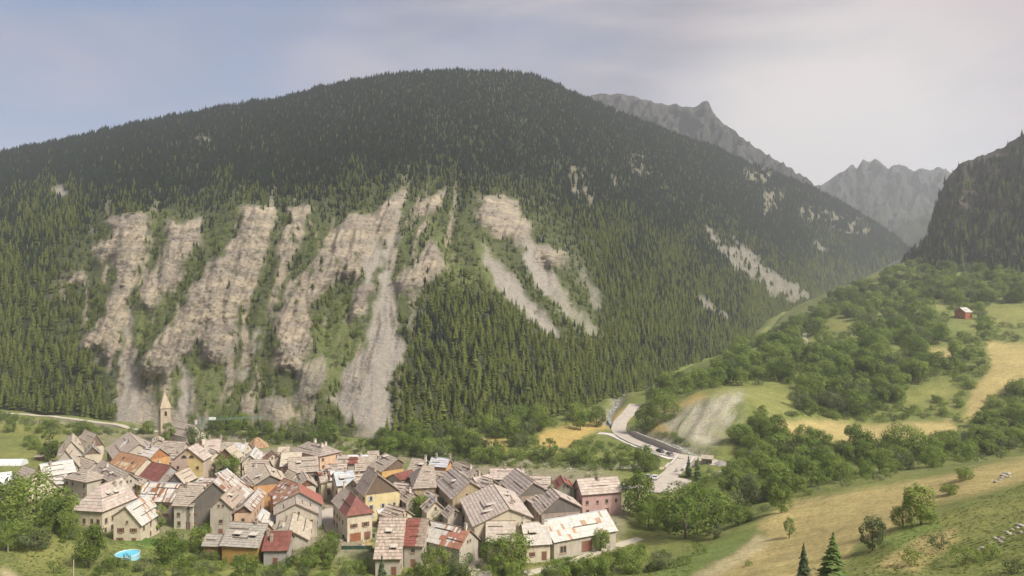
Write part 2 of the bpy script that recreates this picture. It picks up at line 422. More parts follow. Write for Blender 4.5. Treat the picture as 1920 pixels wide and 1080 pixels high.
# fields, paths and bare soil
DRY = raster([[(1960, 850), (1700, 905), (1480, 940), (1412, 985), (1440, 1002), (1385, 1040), (1320, 1085), (1500, 1090), (1580, 1085), (1600, 1020), (1690, 985),
               (1760, 942), (1850, 922), (1960, 890)], [(1440, 790), (1560, 788), (1640, 798), (1780, 788), (1802, 806), (1780, 822), (1600, 836), (1460, 816)],
              [(1850, 640), (1930, 645), (1930, 705), (1860, 745), (1840, 780), (1800, 795), (1826, 725), (1858, 690)],
              [(1738, 652), (1784, 652), (1790, 684), (1744, 684)], [(1640, 1060), (1720, 1010), (1790, 990), (1800, 1010), (1720, 1070)]], 5)
YEL = raster([[(1250, 756), (1340, 734), (1390, 728), (1470, 728), (1490, 772), (1430, 784), (1395, 740), (1330, 744), (1280, 766)],
              [(0, 780), (40, 786), (140, 812), (120, 828), (60, 818), (0, 806)], [(1690, 742), (1780, 712), (1805, 738), (1700, 760)],
              [(1845, 580), (1930, 572), (1930, 612), (1860, 607)], [(1725, 568), (1775, 566), (1775, 584), (1725, 584)], [(-60, 842), (72, 844), (66, 864), (-60, 866)],
              [(1550, 600), (1590, 600), (1590, 625), (1550, 625)], [(1650, 1000), (1790, 960), (1925, 930), (1925, 960), (1800, 1010), (1700, 1050)],
              [(30, 1035), (90, 1010), (150, 1030), (140, 1075), (40, 1080)], [(300, 1065), (460, 1060), (460, 1085), (300, 1085)]], 6)
STRAW = raster([[(1015, 808), (1062, 800), (1122, 788), (1182, 762), (1178, 786), (1142, 802), (1100, 816), (1072, 836), (1040, 844), (1008, 836)],
                [(900, 824), (948, 824), (948, 852), (898, 852)], [(1240, 770), (1310, 740), (1330, 744), (1262, 778)], [(1200, 800), (1250, 790), (1260, 815), (1215, 812)],
                [(640, 1010), (700, 1010), (700, 1026), (640, 1026)]], 4)
PATH = raster([[(1420, 1000), (1448, 1012), (1402, 1048), (1345, 1085), (1290, 1085), (1372, 1042)], [(985, 1066), (1060, 1056), (1160, 1018), (1200, 1008), (1200, 1016), (1160, 1028), (1060, 1066), (985, 1078)],
               [(0, 1060), (30, 1072), (40, 1090), (0, 1090)]], 4)
GREENF = raster([[(1240, 1060), (1330, 1020), (1400, 990), (1412, 1000), (1370, 1040), (1300, 1075), (1220, 1085)], [(215, 1000), (300, 1010), (290, 1030), (230, 1030)],
                 [(640, 1030), (690, 1032), (680, 1062), (640, 1062)], [(1640, 1020), (1700, 990), (1760, 975), (1770, 990), (1700, 1030)]], 5)

def ground_colors(X, Y, Z):
    px, py = proj(X, Y, Z)
    wx = px + (fbm(X / 7., Y / 7., 41) - 0.5) * 16; wy = py + (fbm(X / 7., Y / 7., 47) - 0.5) * 10
    n1 = fbm(X / 18., Y / 18., 51)[..., None]; n2 = fbm(X / 2.2, Y / 2.2, 55, 3)[..., None]
    def C(*c): return np.array(c)
    c = C(0.115, 0.15, 0.04) * (1 - n1) + C(0.205, 0.215, 0.07) * n1
    c = c * (0.72 + 0.56 * n2)
    def lay(c, R, col, var, amt=1.0, f=True):
        m = (look(R, wx, wy) * amt)[..., None] * (py < 1200)[..., None]
        return c * (1 - m) + m * np.array(col) * (1 - var + 2 * var * (0.5 * n1 + 0.5 * n2))
    c = lay(c, YEL, (0.235, 0.235, 0.078), 0.25, 0.8)
    c = lay(c, GREENF, (0.17, 0.225, 0.06), 0.25, 0.9)
    mow = fbm((0.35 * X + 0.94 * Y) / 1.7, (0.94 * X - 0.35 * Y) / 60., 65, 3)[..., None]
    c = lay(c, DRY, (0.42, 0.335, 0.155), 0.24, 0.9) * (0.84 + 0.32 * mow)
    c = lay(c, STRAW, (0.47, 0.34, 0.13), 0.25, 0.95)
    c = lay(c, PATH, (0.5, 0.42, 0.26), 0.2, 0.85)
    vg = np.clip((n1[..., 0] - 0.38) * 6, 0, 1)
    v = np.clip(look(VILLAGE, px, py) * 1.6 - 0.6, 0, 1) * (py < 1100) * (0.2 + 0.8 * vg)
    c = c * (1 - v[..., None]) + v[..., None] * C(0.27, 0.235, 0.19) * (0.75 + 0.5 * n2)
    s = look(SCAR, wx, wy) * np.clip((fbm((0.81 * X - 0.6 * Y) / 3.2 + 2.4 * fbm(X / 9., Y / 9., 63, 3), (0.6 * X + 0.81 * Y) / 24., 61, 5) - 0.24) * 6, 0, 1) * np.clip(1.25 - 1.6 * np.abs(n1[..., 0] - 0.5) - 0.5 * n2[..., 0], 0, 1)
    c = c * (1 - s[..., None]) + s[..., None] * C(0.37, 0.34, 0.29) * (0.55 + 0.8 * n2)
    rv = np.clip(1.5 - seg_dist(X, Y, RIVER) / 3.4, 0, 1)[..., None] * np.clip((n2 - 0.2) * 3, 0.2, 1) * (Y < 545)[..., None]
    c = c * (1 - rv) + rv * C(0.27, 0.25, 0.22) * (0.5 + 0.9 * n2)
    return np.clip(c, 0, 1)

def ground_material():
    m, n, l, b = new_mat('meadow_ground')
    ca = n.new('ShaderNodeVertexColor'); ca.layer_name = 'Col'
    a = noise_n(n, l, 1.1, 6, rough=0.7); d = noise_n(n, l, 5.0, 4, rough=0.7)
    c = mixc(n, l, ca.outputs[0], (0.45, 0.5, 0.4), ramp_n(n, l, a, 0.0, 0.9, 0.42, 0.68), 'MULTIPLY')
    c = mixc(n, l, c, (1.35, 1.3, 1.1), ramp_n(n, l, d, 0.0, 1.0, 0.45, 0.7), 'MULTIPLY')
    l.new(c, b.inputs['Base Color']); b.inputs['Roughness'].default_value = 0.95
    bump_n(n, l, b, d, 0.8, 0.25)
    return m
M_GROUND = ground_material()
gc, gr = 640, 500
_pxs = np.linspace(-420, 2420, gc)
_Ys = np.concatenate([np.linspace(-60, 66, 24), np.geomspace(68, 1350, gr - 24)])
_PX, _YY = np.meshgrid(_pxs, _Ys)
GX = (_PX - 960) / F * (np.maximum(_YY, 0) * 0.9 + 46)
GY = _YY
GZ = ground(GX, GY)
terrain = grid_mesh('ground', GX, GY, GZ, ground_colors(GX, np.maximum(GY, 1), GZ), M_GROUND)
tag(terrain, 'valley floor and grassy hillsides with meadows and bare paths', kind='structure')

# ------------------------------------------------------------------ the forested mountain with its eroded cliffs
ROCK_P = [[(205, 405), (240, 397), (275, 402), (278, 440), (262, 500), (240, 560), (222, 600), (200, 640), (165, 655), (140, 650), (180, 600), (205, 560), (220, 500), (213, 475), (186, 492), (178, 462), (210, 440)],
          [(315, 410), (345, 415), (380, 402), (380, 440), (355, 482), (330, 532), (300, 562), (285, 592), (262, 562), (275, 522), (300, 482), (315, 450)],
          [(455, 390), (510, 383), (515, 430), (500, 470), (475, 520), (470, 560), (448, 602), (440, 662), (415, 684), (385, 680), (370, 640), (345, 682), (320, 702), (260, 704), (258, 670), (300, 640), (330, 600), (350, 560), (370, 520), (400, 490), (430, 460), (450, 430)],
          [(545, 390), (585, 383), (572, 430), (550, 470), (535, 502), (515, 560), (498, 584), (518, 500), (530, 440)],
          [(640, 420), (660, 398), (700, 405), (740, 358), (748, 380), (735, 420), (710, 450), (700, 480), (670, 522), (640, 512), (600, 552), (580, 582), (590, 642), (562, 702), (528, 690), (513, 650), (515, 600), (530, 560), (560, 540), (590, 500), (615, 460)],
          [(800, 370), (845, 338), (830, 380), (800, 407), (783, 395)], [(770, 500), (810, 450), (830, 470), (830, 510), (790, 542), (745, 547), (743, 525)],
          [(900, 368), (975, 373), (980, 405), (1000, 420), (990, 460), (960, 450), (930, 440), (905, 430), (890, 400)], [(1000, 463), (1070, 468), (1067, 502), (1008, 492)],
          [(1066, 322), (1115, 308), (1117, 382), (1085, 388), (1062, 350)], [(1380, 320), (1447, 315), (1450, 352), (1400, 347)], [(1430, 370), (1470, 355), (1477, 402), (1438, 407)],
          [(1490, 388), (1560, 388), (1640, 430), (1652, 452), (1590, 442), (1530, 418), (1500, 412)], [(125, 500), (165, 512), (165, 530), (120, 528)], [(1180, 300), (1215, 275), (1225, 340), (1195, 340)],
          [(1150, 330), (1170, 325), (1172, 350), (1150, 352)], [(1240, 350), (1258, 348), (1258, 362), (1240, 364)], [(660, 560), (690, 520), (700, 540), (676, 590), (655, 600)],
          [(455, 745), (475, 742), (482, 776), (454, 782)], [(190, 660), (215, 600), (230, 560), (240, 590), (226, 650), (210, 690)]]
GREY_P = [[(566, 682), (610, 670), (617, 700), (592, 742), (558, 757)], [(495, 750), (540, 745), (542, 787), (500, 787)], [(520, 580), (556, 590), (560, 640), (530, 640)], [(445, 610), (454, 640), (440, 690), (425, 742), (413, 764), (420, 720), (430, 670)],
          [(668, 800), (708, 792), (700, 822), (672, 818)]]
SCREE_P = [[(745, 350), (755, 380), (745, 440), (738, 500), (740, 560), (746, 620), (756, 667), (738, 700), (732, 760), (726, 802), (700, 824), (680, 802), (650, 782), (616, 747), (638, 722), (662, 672), (690, 620), (708, 560), (718, 500), (724, 440), (735, 400)],
           [(240, 560), (250, 600), (248, 650), (252, 700), (272, 740), (288, 772), (296, 804), (222, 804), (213, 770), (224, 722), (227, 680), (240, 640), (235, 600)],
           [(334, 680), (346, 680), (353, 730), (359, 770), (358, 797), (328, 792), (339, 750)],
           [(905, 450), (930, 490), (962, 510), (1002, 570), (1042, 610), (1048, 634), (1025, 627), (980, 582), (938, 540), (918, 500)],
           [(975, 400), (990, 450), (1032, 500), (1072, 560), (1128, 627), (1100, 632), (1050, 582), (1008, 530), (983, 490), (968, 440)],
           [(1355, 438), (1400, 468), (1452, 508), (1512, 550), (1524, 572), (1488, 572), (1438, 532), (1385, 482)], [(1303, 543), (1342, 568), (1374, 600), (1360, 608), (1318, 582)],
           [(480, 615), (493, 610), (471, 660), (455, 717), (448, 715), (459, 670)], [(560, 600), (574, 600), (567, 680), (559, 740), (549, 772), (551, 720), (559, 650)],
           [(1075, 478), (1112, 540), (1134, 582), (1118, 582), (1088, 530)], [(700, 400), (720, 470), (690, 540), (684, 600), (678, 600), (682, 530)], [(88, 348), (126, 352), (128, 372), (98, 367)],
           [(1520, 450), (1548, 462), (1550, 478), (1528, 470)], [(1310, 415), (1345, 440), (1400, 500), (1470, 560), (1455, 562), (1380, 500), (1330, 450)], [(376, 258), (390, 256), (390, 266), (378, 267)]]
GRASS_P = [[(805, 382), (815, 420), (850, 470), (893, 522), (885, 534), (848, 492), (818, 452), (803, 420)], [(255, 560), (300, 560), (280, 640), (256, 660)], [(270, 700), (330, 700), (335, 790), (300, 795), (265, 735)], [(360, 690), (415, 690), (420, 760), (365, 780)],
           [(440, 390), (460, 380), (520, 376), (515, 386)], [(225, 398), (245, 392), (275, 398), (340, 408), (385, 396), (380, 404), (300, 414)], [(590, 640), (640, 560), (680, 600), (660, 670), (620, 740), (600, 700)],
           [(820, 470), (850, 470), (900, 540), (840, 560)], [(445, 350), (470, 350), (470, 365), (445, 365)], [(895, 440), (950, 520), (1000, 590), (970, 590), (920, 540), (885, 470)], [(1040, 520), (1100, 600), (1130, 640), (1090, 640), (1030, 560)]]
CLIFFZ_P = [[(110, 470), (190, 400), (260, 385), (450, 372), (640, 380), (760, 335), (900, 350), (1010, 370), (1080, 440), (1140, 560), (1140, 640), (1040, 640), (900, 540), (840, 520), (780, 560), (765, 670), (740, 830), (200, 815), (190, 720), (120, 640)]]
R_ROCK, R_GREY, R_SCREE, R_GRASS = raster(ROCK_P, 3), raster(GREY_P, 4), raster(SCREE_P, 3), raster(GRASS_P, 9)
R_ROCKS, R_CLIFFZ, R_SCREES = raster(ROCK_P + GREY_P, 10), raster(CLIFFZ_P, 30), raster(SCREE_P, 8)

def masks(px, py):
    wx = px + (fbm(px / 26., py / 26., 71, 4) - 0.5) * 34; wy = py + (fbm(px / 26., py / 26., 77, 4) - 0.5) * 26
    rock = look(R_ROCK, wx, wy); grey = look(R_GREY, wx, wy); scree = look(R_SCREE, wx, wy); grass = look(R_GRASS, wx, wy)
    cz = look(R_CLIFFZ, px, py)
    # ribs and gullies run down to the left across the cliff belt
    q = (px + 0.2 * (py - 400) + 40 * (fbm(px / 90., py / 90., 81, 3) - 0.5)) / 24.0
    rib = fbm(q, py / 150., 83, 4)
    stray = np.clip((fbm(q * 1.7, py / 60., 87, 4) - 0.6) * 9, 0, 1) * cz * (px < 860)
    rock = np.clip(np.maximum(rock, 0.85 * stray) * np.clip((fbm(px / 9., py / 12., 91, 3) - 0.12) * 4, 0, 1), 0, 1)
    far = np.clip((px - 1030) / 60, 0, 1)
    tuft = np.clip((fbm(px / 6., py / 6., 93, 3) - 0.38) * 5, 0, 1)
    rock = rock * (1 - far * (1 - 0.7 * tuft)); scree = scree * (1 - far * (0.4 - 0.3 * tuft))
    return rock, grey, scree, grass, cz, rib

def slab_surface(cols, rows, foot, mid, ridge, back):
    """rows x cols points from the foot of a slope over its cliff line to the skyline, then down behind"""
    t = np.linspace(0, 1, rows)[:, None]
    def lv(T): return np.interp(cols, T[:, 0], T[:, 1])[None, :], np.interp(cols, T[:, 0], T[:, 2])[None, :]
    (fy, fY), (my, mY), (ry, rY) = lv(foot), lv(mid), lv(ridge)
    ux = ((cols - 960) / F)[None, :]
    zs = [CH - (p - 540) / F * Yd for p, Yd in ((fy, fY), (my, mY), (ry, rY))]
    a = np.clip(t / 0.5, 0, 1); b = np.clip((t - 0.5) / 0.5, 0, 1)
    Y = fY + (mY - fY) * a + (rY - mY) * b
    Z = zs[0] + (zs[1] - zs[0]) * a + (zs[2] - zs[1]) * b
    for _ in range(rows // 14):
        Y[1:-1] = (Y[:-2] + 2 * Y[1:-1] + Y[2:]) / 4; Z[1:-1] = (Z[:-2] + 2 * Z[1:-1] + Z[2:]) / 4
    X = ux * Y
    return X, Y, Z

mc, mr = 860, 430
_cols = np.linspace(-640, 1755, mc)
MXg, MYg, MZg = slab_surface(_cols, mr, FOOT, MID, RIDGE, 0)
_t = np.linspace(0, 1, mr)[:, None]
mpx, mpy = proj(MXg, MYg, MZg)
rock, grey, scree, grass, cz, rib = masks(mpx, mpy)
edge = np.clip(_t / 0.06, 0, 1) * np.clip((1 - _t) / 0.05, 0, 1)
nearw = np.clip(1.2 - (MYg - 500) / 900, 0.25, 1)
off = (fbm(mpx / 120. + 0.3 * mpy / 120., mpy / 160., 95, 4) - 0.5) * 26 * nearw          # broad spurs
rs = look(R_ROCKS, mpx, mpy)
off += cz * ((rib - 0.5) * 20 + (rs - 0.3) * 15)
off -= look(R_SCREES, mpx, mpy) * 6
_dip = MZg + 34 * fbm(mpx / 90., mpy / 70., 99, 4) + mpx * 0.06
strata = 0.6 * np.abs((_dip / 5.3) % 1.0 - 0.5) * 2 + 0.4 * np.abs((_dip / 2.1) % 1.0 - 0.5) * 2
off += np.maximum(rock, 0.7 * grey) * (strata * 1.3 + (fbm(mpx / 6., mpy / 6., 103, 4) - 0.5) * 4.0 + (fbm((mpx + 0.45 * mpy) / 10., mpy / 50., 105, 5, 0.6) - 0.5) * 19.0)
off += (fbm(mpx / 14., mpy / 14., 107, 3) - 0.5) * 2.2 * (1 - scree)
off *= edge
_ux = (mpx - 960) / F; _nl = np.sqrt(_ux ** 2 + 1 + 0.5)
MXg = MXg - _ux / _nl * off; MYg = MYg - off / _nl; MZg = MZg + 0.12 * off / _nl
MXg = MXg - 0.0; MZg = MZg + (fbm(_cols / 9., _cols * 0, 109, 2) - 0.5)[None, :] * 5 * np.clip((_t - 0.9) / 0.1, 0, 1)
# skirt below ground and the hidden back slope
_up = [(MXg[:1] * 0.985, MYg[:1] * 0.985, MZg[:1] - 9)]
_bk = [(MXg[-1:] * (1 + k * 0.05), MYg[-1:] * (1 + k * 0.05), MZg[-1:] * (1 - 0.1 * k)) for k in (1, 3, 6)]
cat = lambda i, A: np.concatenate([_up[0][i], A] + [b[i] for b in _bk], 0)
mcol = np.stack([rock, scree, np.clip(grass + cz * 0.45, 0, 1)], -1)
gcol = np.stack([grey], -1)
_fr = np.clip((mpx - 1030) / 60, 0, 1); mcol[..., 0] *= 1 - 0.45 * _fr; mcol[..., 1] *= 1 - 0.25 * _fr
mcol[..., 0] = np.maximum(mcol[..., 0], 0.5 * grey); mcol[..., 1] = np.maximum(mcol[..., 1], 0.6 * grey)
mcol = np.concatenate([mcol[:1], mcol] + [mcol[-1:]] * 3, 0)

def mountain_material(name, rock_a, rock_b, scree_c, floor_a, floor_b, grass_c, zs=0.16):
    m, n, l, b = new_mat(name)
    ca = n.new('ShaderNodeVertexColor'); ca.layer_name = 'Col'
    sp = n.new('ShaderNodeSeparateColor'); l.new(ca.outputs[0], sp.inputs[0])
    n1 = noise_n(n, l, 0.05, 6, rough=0.65); n2 = noise_n(n, l, 0.35, 6, rough=0.7)
    st = noise_n(n, l, 1.0, 5, stretch=(0.02, 0.02, zs), rough=0.6)
    fl = mixc(n, l, floor_a, floor_b, ramp_n(n, l, n1, 0, 1, 0.35, 0.65))
    fl = mixc(n, l, fl, grass_c, sp.outputs[2])
    fl = mixc(n, l, fl, (0.45, 0.5, 0.4), ramp_n(n, l, n2, 0, 0.8, 0.4, 0.7), 'MULTIPLY')
    rk = mixc(n, l, rock_a, rock_b, ramp_n(n, l, st, 0, 1, 0.4, 0.6))
    rk = mixc(n, l, rk, (0.55, 0.55, 0.57), ramp_n(n, l, noise_n(n, l, 1.0, 6, stretch=(0.13, 0.13, 0.4), rough=0.8), 0, 0.85, 0.46, 0.66), 'MULTIPLY')
    rk = mixc(n, l, rk, (0.86, 0.84, 0.88), ramp_n(n, l, n1, 0, 1, 0.4, 0.6), 'MULTIPLY')
    scn = mixc(n, l, scree_c, tuple(x * 0.68 for x in scree_c), ramp_n(n, l, n2, 0, 1, 0.35, 0.7))
    c = mixc(n, l, fl, scn, sp.outputs[1]); c = mixc(n, l, c, rk, sp.outputs[0])
    l.new(c, b.inputs['Base Color']); b.inputs['Roughness'].default_value = 0.95
    n3 = noise_n(n, l, 1.0, 6, stretch=(0.12, 0.12, 0.9), rough=0.75); ad = n.new('ShaderNodeMath'); ad.operation = 'ADD'; l.new(n2, ad.inputs[0]); l.new(n3, ad.inputs[1])
    bump_n(n, l, b, ad.outputs[0], 1.0, 2.2)
    return m
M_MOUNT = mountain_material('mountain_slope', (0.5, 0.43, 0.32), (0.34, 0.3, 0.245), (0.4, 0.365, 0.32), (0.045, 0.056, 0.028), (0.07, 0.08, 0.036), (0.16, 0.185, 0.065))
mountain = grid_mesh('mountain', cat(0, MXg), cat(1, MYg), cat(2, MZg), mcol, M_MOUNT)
tag(mountain, 'forested mountain with pale eroded cliffs and scree gullies', kind='structure')

# far ridges up the valley and the dark crag on the right
def ridge_sheet(name, label, ridge, foot, rows, n, mat, seed, rough, jag, rockf, kind='structure'):
    R_, F_ = np.array(ridge, float), np.array(foot, float)
    cols = np.linspace(R_[0, 0], R_[-1, 0], n)
    M_ = np.stack([R_[:, 0], (R_[:, 1] * 0.5 + np.interp(R_[:, 0], F_[:, 0], F_[:, 1]) * 0.5), (R_[:, 2] * 0.5 + np.interp(R_[:, 0], F_[:, 0], F_[:, 2]) * 0.5)], -1)
    X, Y, Z = slab_surface(cols, rows, F_, M_, R_, 0)
    px, py = proj(X, Y, Z); t = np.linspace(0, 1, rows)[:, None]
    sc = R_[:, 2].mean() / F
    rid = 1 - 2 * np.abs(fbm(px / 34. + py / 60., py / 46. - px / 90., seed, 5) - 0.5)
    off = ((rid - 0.6) * rough + (fbm(px / 9., py / 9., seed + 5, 4) - 0.5) * rough * 0.35) * sc * np.clip((1 - t) / 0.08, 0.15, 1)
    ux = (px - 960) / F; nl = np.sqrt(ux ** 2 + 1.5)
    X = X - ux / nl * off; Y = Y - off / nl; Z = Z + 0.7 * off / nl
    Z = Z + ((fbm(cols / 11., cols * 0, seed + 9, 4) - 0.5) * jag * sc)[None, :] * np.clip((t - 0.6) / 0.4, 0, 1) ** 2
    col = np.zeros(X.shape + (3,)); rk = np.clip(rockf(px, py, t + 0 * px) + (fbm(px / 20., py / 14., seed + 13, 4) - 0.5) * 0.9, 0, 1)
    col[..., 0] = rk; col[..., 1] = np.clip((fbm(px / 16., py / 40., seed + 15, 3) - 0.6) * 4, 0, 1) * (1 - t); col[..., 2] = np.clip(fbm(px / 40., py / 30., seed + 17, 3) * 1.2 - 0.3, 0, 1)
    bk = [(X[-1:] * k, Y[-1:] * k, Z[-1:] * q) for k, q in ((1.05, 0.93), (1.2, 0.6), (1.4, 0.1))]
    cc = lambda i, A: np.concatenate([A] + [b[i] for b in bk], 0)
    o = grid_mesh(name, cc(0, X), cc(1, Y), cc(2, Z), np.concatenate([col] + [col[-1:]] * 3, 0), mat)
    return tag(o, label, kind=kind), (X, Y, Z, px, py, rk)
M_FAR = mountain_material('far_slope', (0.085, 0.078, 0.072), (0.04, 0.038, 0.036), (0.12, 0.11, 0.095), (0.016, 0.024, 0.014), (0.03, 0.037, 0.02), (0.055, 0.06, 0.03), 0.05)
M_CRAG = mountain_material('dark_crag', (0.13, 0.105, 0.085), (0.07, 0.06, 0.052), (0.17, 0.155, 0.13), (0.035, 0.045, 0.02), (0.06, 0.07, 0.03), (0.1, 0.11, 0.045), 0.09)
ridge_sheet('far_ridge', 'bare grey-brown ridge behind the forested mountain',
            [(1000, 215, 2050), (1100, 181, 2050), (1160, 176, 2050), (1190, 182, 2050), (1225, 193, 2050), (1262, 197, 2050), (1300, 202, 2050), (1318, 192, 2050), (1328, 191, 2050), (1338, 212, 2050), (1352, 230, 2050), (1400, 266, 2050), (1450, 298, 2050), (1530, 352, 2050), (1600, 400, 2050)],
            [(1000, 420, 1800), (1600, 470, 1800)], 90, 260, M_FAR, 201, 60, 5, lambda px, py, t: t * 1.1 - 0.2)
ridge_sheet('far_peaks', 'jagged hazy peaks closing the valley',
            [(1440, 420, 2900), (1500, 372, 2900), (1540, 350, 2900), (1560, 335, 2900), (1588, 317, 2900), (1600, 309, 2900), (1606, 318, 2900), (1618, 301, 2900), (1630, 307, 2900), (1640, 300, 2900), (1655, 308, 2900), (1668, 318, 2900), (1684, 307, 2900), (1698, 313, 2900), (1712, 322, 2900),
             (1730, 317, 2900), (1745, 320, 2900), (1760, 312, 2900), (1776, 321, 2900), (1800, 345, 2900), (1900, 380, 2900)],
            [(1440, 480, 2450), (1900, 480, 2450)], 110, 300, M_FAR, 231, 52, 9, lambda px, py, t: t * 1.2 - 0.35)
ridge_sheet('valley_spur', 'wooded spur below the far peaks', [(1640, 450, 2150), (1690, 426, 2150), (1730, 404, 2150), (1770, 392, 2150), (1860, 350, 2150)],
            [(1640, 500, 1900), (1860, 520, 1900)], 50, 100, M_FAR, 251, 12, 2, lambda px, py, t: 0.1 + 0 * px)
_, CRAG = ridge_sheet('crag', 'dark rock crag rising over the right hillside',
            [(1690, 492, 980), (1712, 474, 980), (1738, 448, 980), (1746, 420, 975), (1752, 396, 970), (1762, 362, 965), (1776, 334, 960), (1796, 310, 950), (1820, 300, 940), (1850, 288, 930), (1880, 276, 915), (1905, 258, 900), (1930, 245, 890), (2050, 180, 860), (2400, 60, 820)],
            [(1690, 540, 800), (1750, 520, 800), (1920, 520, 720), (2400, 520, 600)], 150, 260, M_CRAG, 271, 26, 8, lambda px, py, t: np.clip((t - 0.28) * 3, 0, 1) * np.clip(1.5 - (px - 1700) / 260., 0.25, 1))
# ------------------------------------------------------------------ trees
def conifer_crown(seed, layers, k, rad, droop, ragged, mess=0.03):
    r = random.Random(seed); mb = MB()
    for i in range(layers):
        t = i / (layers - 1); z = 0.07 + 0.88 * t; R = rad * (1 - t) ** 0.8 * (0.85 + 0.3 * r.random()) + 0.012
        kk = max(4, int(k * (1 - 0.45 * t))); a0 = r.random() * 6.28
        for j in range(kk):
            a = a0 + 6.283 * (j + 0.5 * (r.random() - 0.5)) / kk; q = R * (1 - ragged * r.random()); w = q * math.sin(3.14 / kk) * 1.25
            ca, sa = math.cos(a), math.sin(a); zz = z + (r.random() - 0.5) * mess
            def pt(rr, ww, dz): return (ca * rr - sa * ww, sa * rr + ca * ww, zz + dz)
            top = min(1.0, 0.55 / layers + 0.03)
            mb.poly([pt(0, 0, top), pt(q * 0.62, -w, -droop * q * 0.5), pt(q, 0, -droop * q), pt(q * 0.62, w, -droop * q * 0.5)])
    mb.v += [(0.012, 0, 0.93), (-0.008, 0.01, 0.93), (-0.008, -0.01, 0.93), (0, 0, 1.0)]; n = len(mb.v) - 4; mb.c += [(1, 1, 1)] * 4
    mb.f += [(n, n + 1, n + 3), (n + 1, n + 2, n + 3), (n + 2, n, n + 3)]
    return mb
def conifer_trunk():
    mb = MB(); mb.tube((0, 0, -0.06), (0, 0, 0.9), 0.022, 0.004, 6); return mb
SPRUCE = [conifer_crown(s, 9, 9, 0.24, 0.5, 0.35).mesh('spruce_crown', M_SPRUCE_SHADED) for s in (1, 2)]
LARCH = [conifer_crown(s, 10, 9, 0.31, 0.25, 0.5).mesh('larch_crown', M_LARCH) for s in (5, 6, 7)]
SPRUCE_FINE = [conifer_crown(s, 30, 13, 0.25, 0.45, 0.6, 0.07).mesh('spruce_crown_fine', M_SPRUCE_DARK) for s in (11, 12)]
LARCH_FINE = [conifer_crown(s, 34, 14, 0.29, 0.2, 0.65, 0.09).mesh('larch_crown_fine', M_LARCH_PALE) for s in (13, 14)]
TRUNK = conifer_trunk().mesh('conifer_trunk', M_BARK)

def leafy(seed, shape, nclump, nleaf, leaf, mat, low=0.16, cone=False):
    """crown of unit height made of leaf-sized faces on uneven clumps, and a trunk with limbs that reach them"""
    r = random.Random(seed); cr, tr = MB(), MB()
    rx, rz, cz_ = shape
    cl = []
    tries = 0
    while len(cl) < nclump and tries < 4000:
        tries += 1
        v = Vector((r.uniform(-1, 1), r.uniform(-1, 1), r.uniform(-1, 1)))
        if not 0.25 < v.length < 1: continue
        p = Vector((v.x * rx, v.y * rx, cz_ + v.z * rz)) * 1.0
        if p.z < low: continue
        if cone and math.hypot(p.x, p.y) > rx * (1.04 - p.z): continue
        s = (0.1 if cone else 0.36 if v.length < 0.7 else 0.27) * rx * r.uniform(0.75, 1.25) + 0.02
        if any((p - q).length < 0.62 * min(s, w) for q, w in cl): continue
        cl.append((p, s))
    ctr = Vector((0, 0, cz_ - 0.12))
    for p, s in cl:
        outw = (p - ctr).normalized(); tone = r.uniform(0.62, 1.25); tc = (tone * r.uniform(.92, 1.1), tone, tone * r.uniform(.85, 1.1))
        for _ in range(nleaf):
            d = Vector((r.gauss(0, 1), r.gauss(0, 1), r.gauss(0, 1))).normalized()
            if d.dot(outw) < -0.45: continue
            q = p + d * s * (0.72 + 0.42 * r.random()); q.z -= 0.12 * s
            nn = (d * 0.8 + outw * 0.3 + Vector((r.uniform(-.7, .7), r.uniform(-.7, .7), r.uniform(-.3, .8)))).normalized()
            u = nn.orthogonal().normalized(); u = (u * math.cos(6.28 * (aa := r.random())) + nn.cross(u) * math.sin(6.28 * aa)); w = nn.cross(u)
            a = leaf * r.uniform(0.6, 1.35); b_ = a * r.uniform(0.55, 0.9)
            cr.poly([q - u * a, q - w * b_, q + u * a, q + w * b_], tc)
    h0 = max(0.12, low)
    tr.tube((0, 0, -0.05), (0, 0, h0 + 0.1), 0.028, 0.02, 7); tr.tube((0, 0, h0 + 0.1), (0.01, 0.0, cz_ + rz * 0.45), 0.02, 0.006, 6)
    for p, s in cl[:9]:
        zb = r.uniform(h0, min(p.z, cz_)); tr.tube((0, 0, zb), tuple(p), 0.012, 0.003, 5)
    return cr.mesh('leaf_crown', mat, colors=True), tr.mesh('branched_trunk', M_BARK)
def leafset(mat, n, nl, lf, shapes, seed, low=0.07):
    return [leafy(seed + i, sh, n, nl, lf, mat, low) for i, sh in enumerate(shapes)]
ROUND = leafset(M_LEAF, 34, 125, 0.022, [(0.38, 0.44, 0.53), (0.44, 0.42, 0.52), (0.36, 0.45, 0.53), (0.48, 0.4, 0.5)], 101)
TALL = leafset(M_LEAF, 22, 130, 0.019, [(0.24, 0.43, 0.55), (0.2, 0.44, 0.55)], 121)
GREYT = leafset(M_ASH, 30, 115, 0.023, [(0.42, 0.42, 0.52), (0.38, 0.44, 0.52)], 141)
PURPLET = leafset(M_PURPLE, 24, 130, 0.022, [(0.36, 0.4, 0.57)], 151)
BUSH = leafset(M_LEAF, 16, 60, 0.04, [(0.62, 0.42, 0.45), (0.75, 0.4, 0.42)], 161, 0.02)
BUSHG = leafset(M_ASH, 16, 60, 0.04, [(0.66, 0.42, 0.45)], 171, 0.02)

def plant(name, proto, loc, h, label, cat, group=None, wide=1.0, rz=None):
    root = empty(name, loc, RNG.uniform(0, 6.28) if rz is None else rz)
    s = (h * wide, h * wide, h)
    obj('crown', proto[0], root, sc=s); obj('trunk', proto[1], root, sc=s)
    return tag(root, label, cat, group)

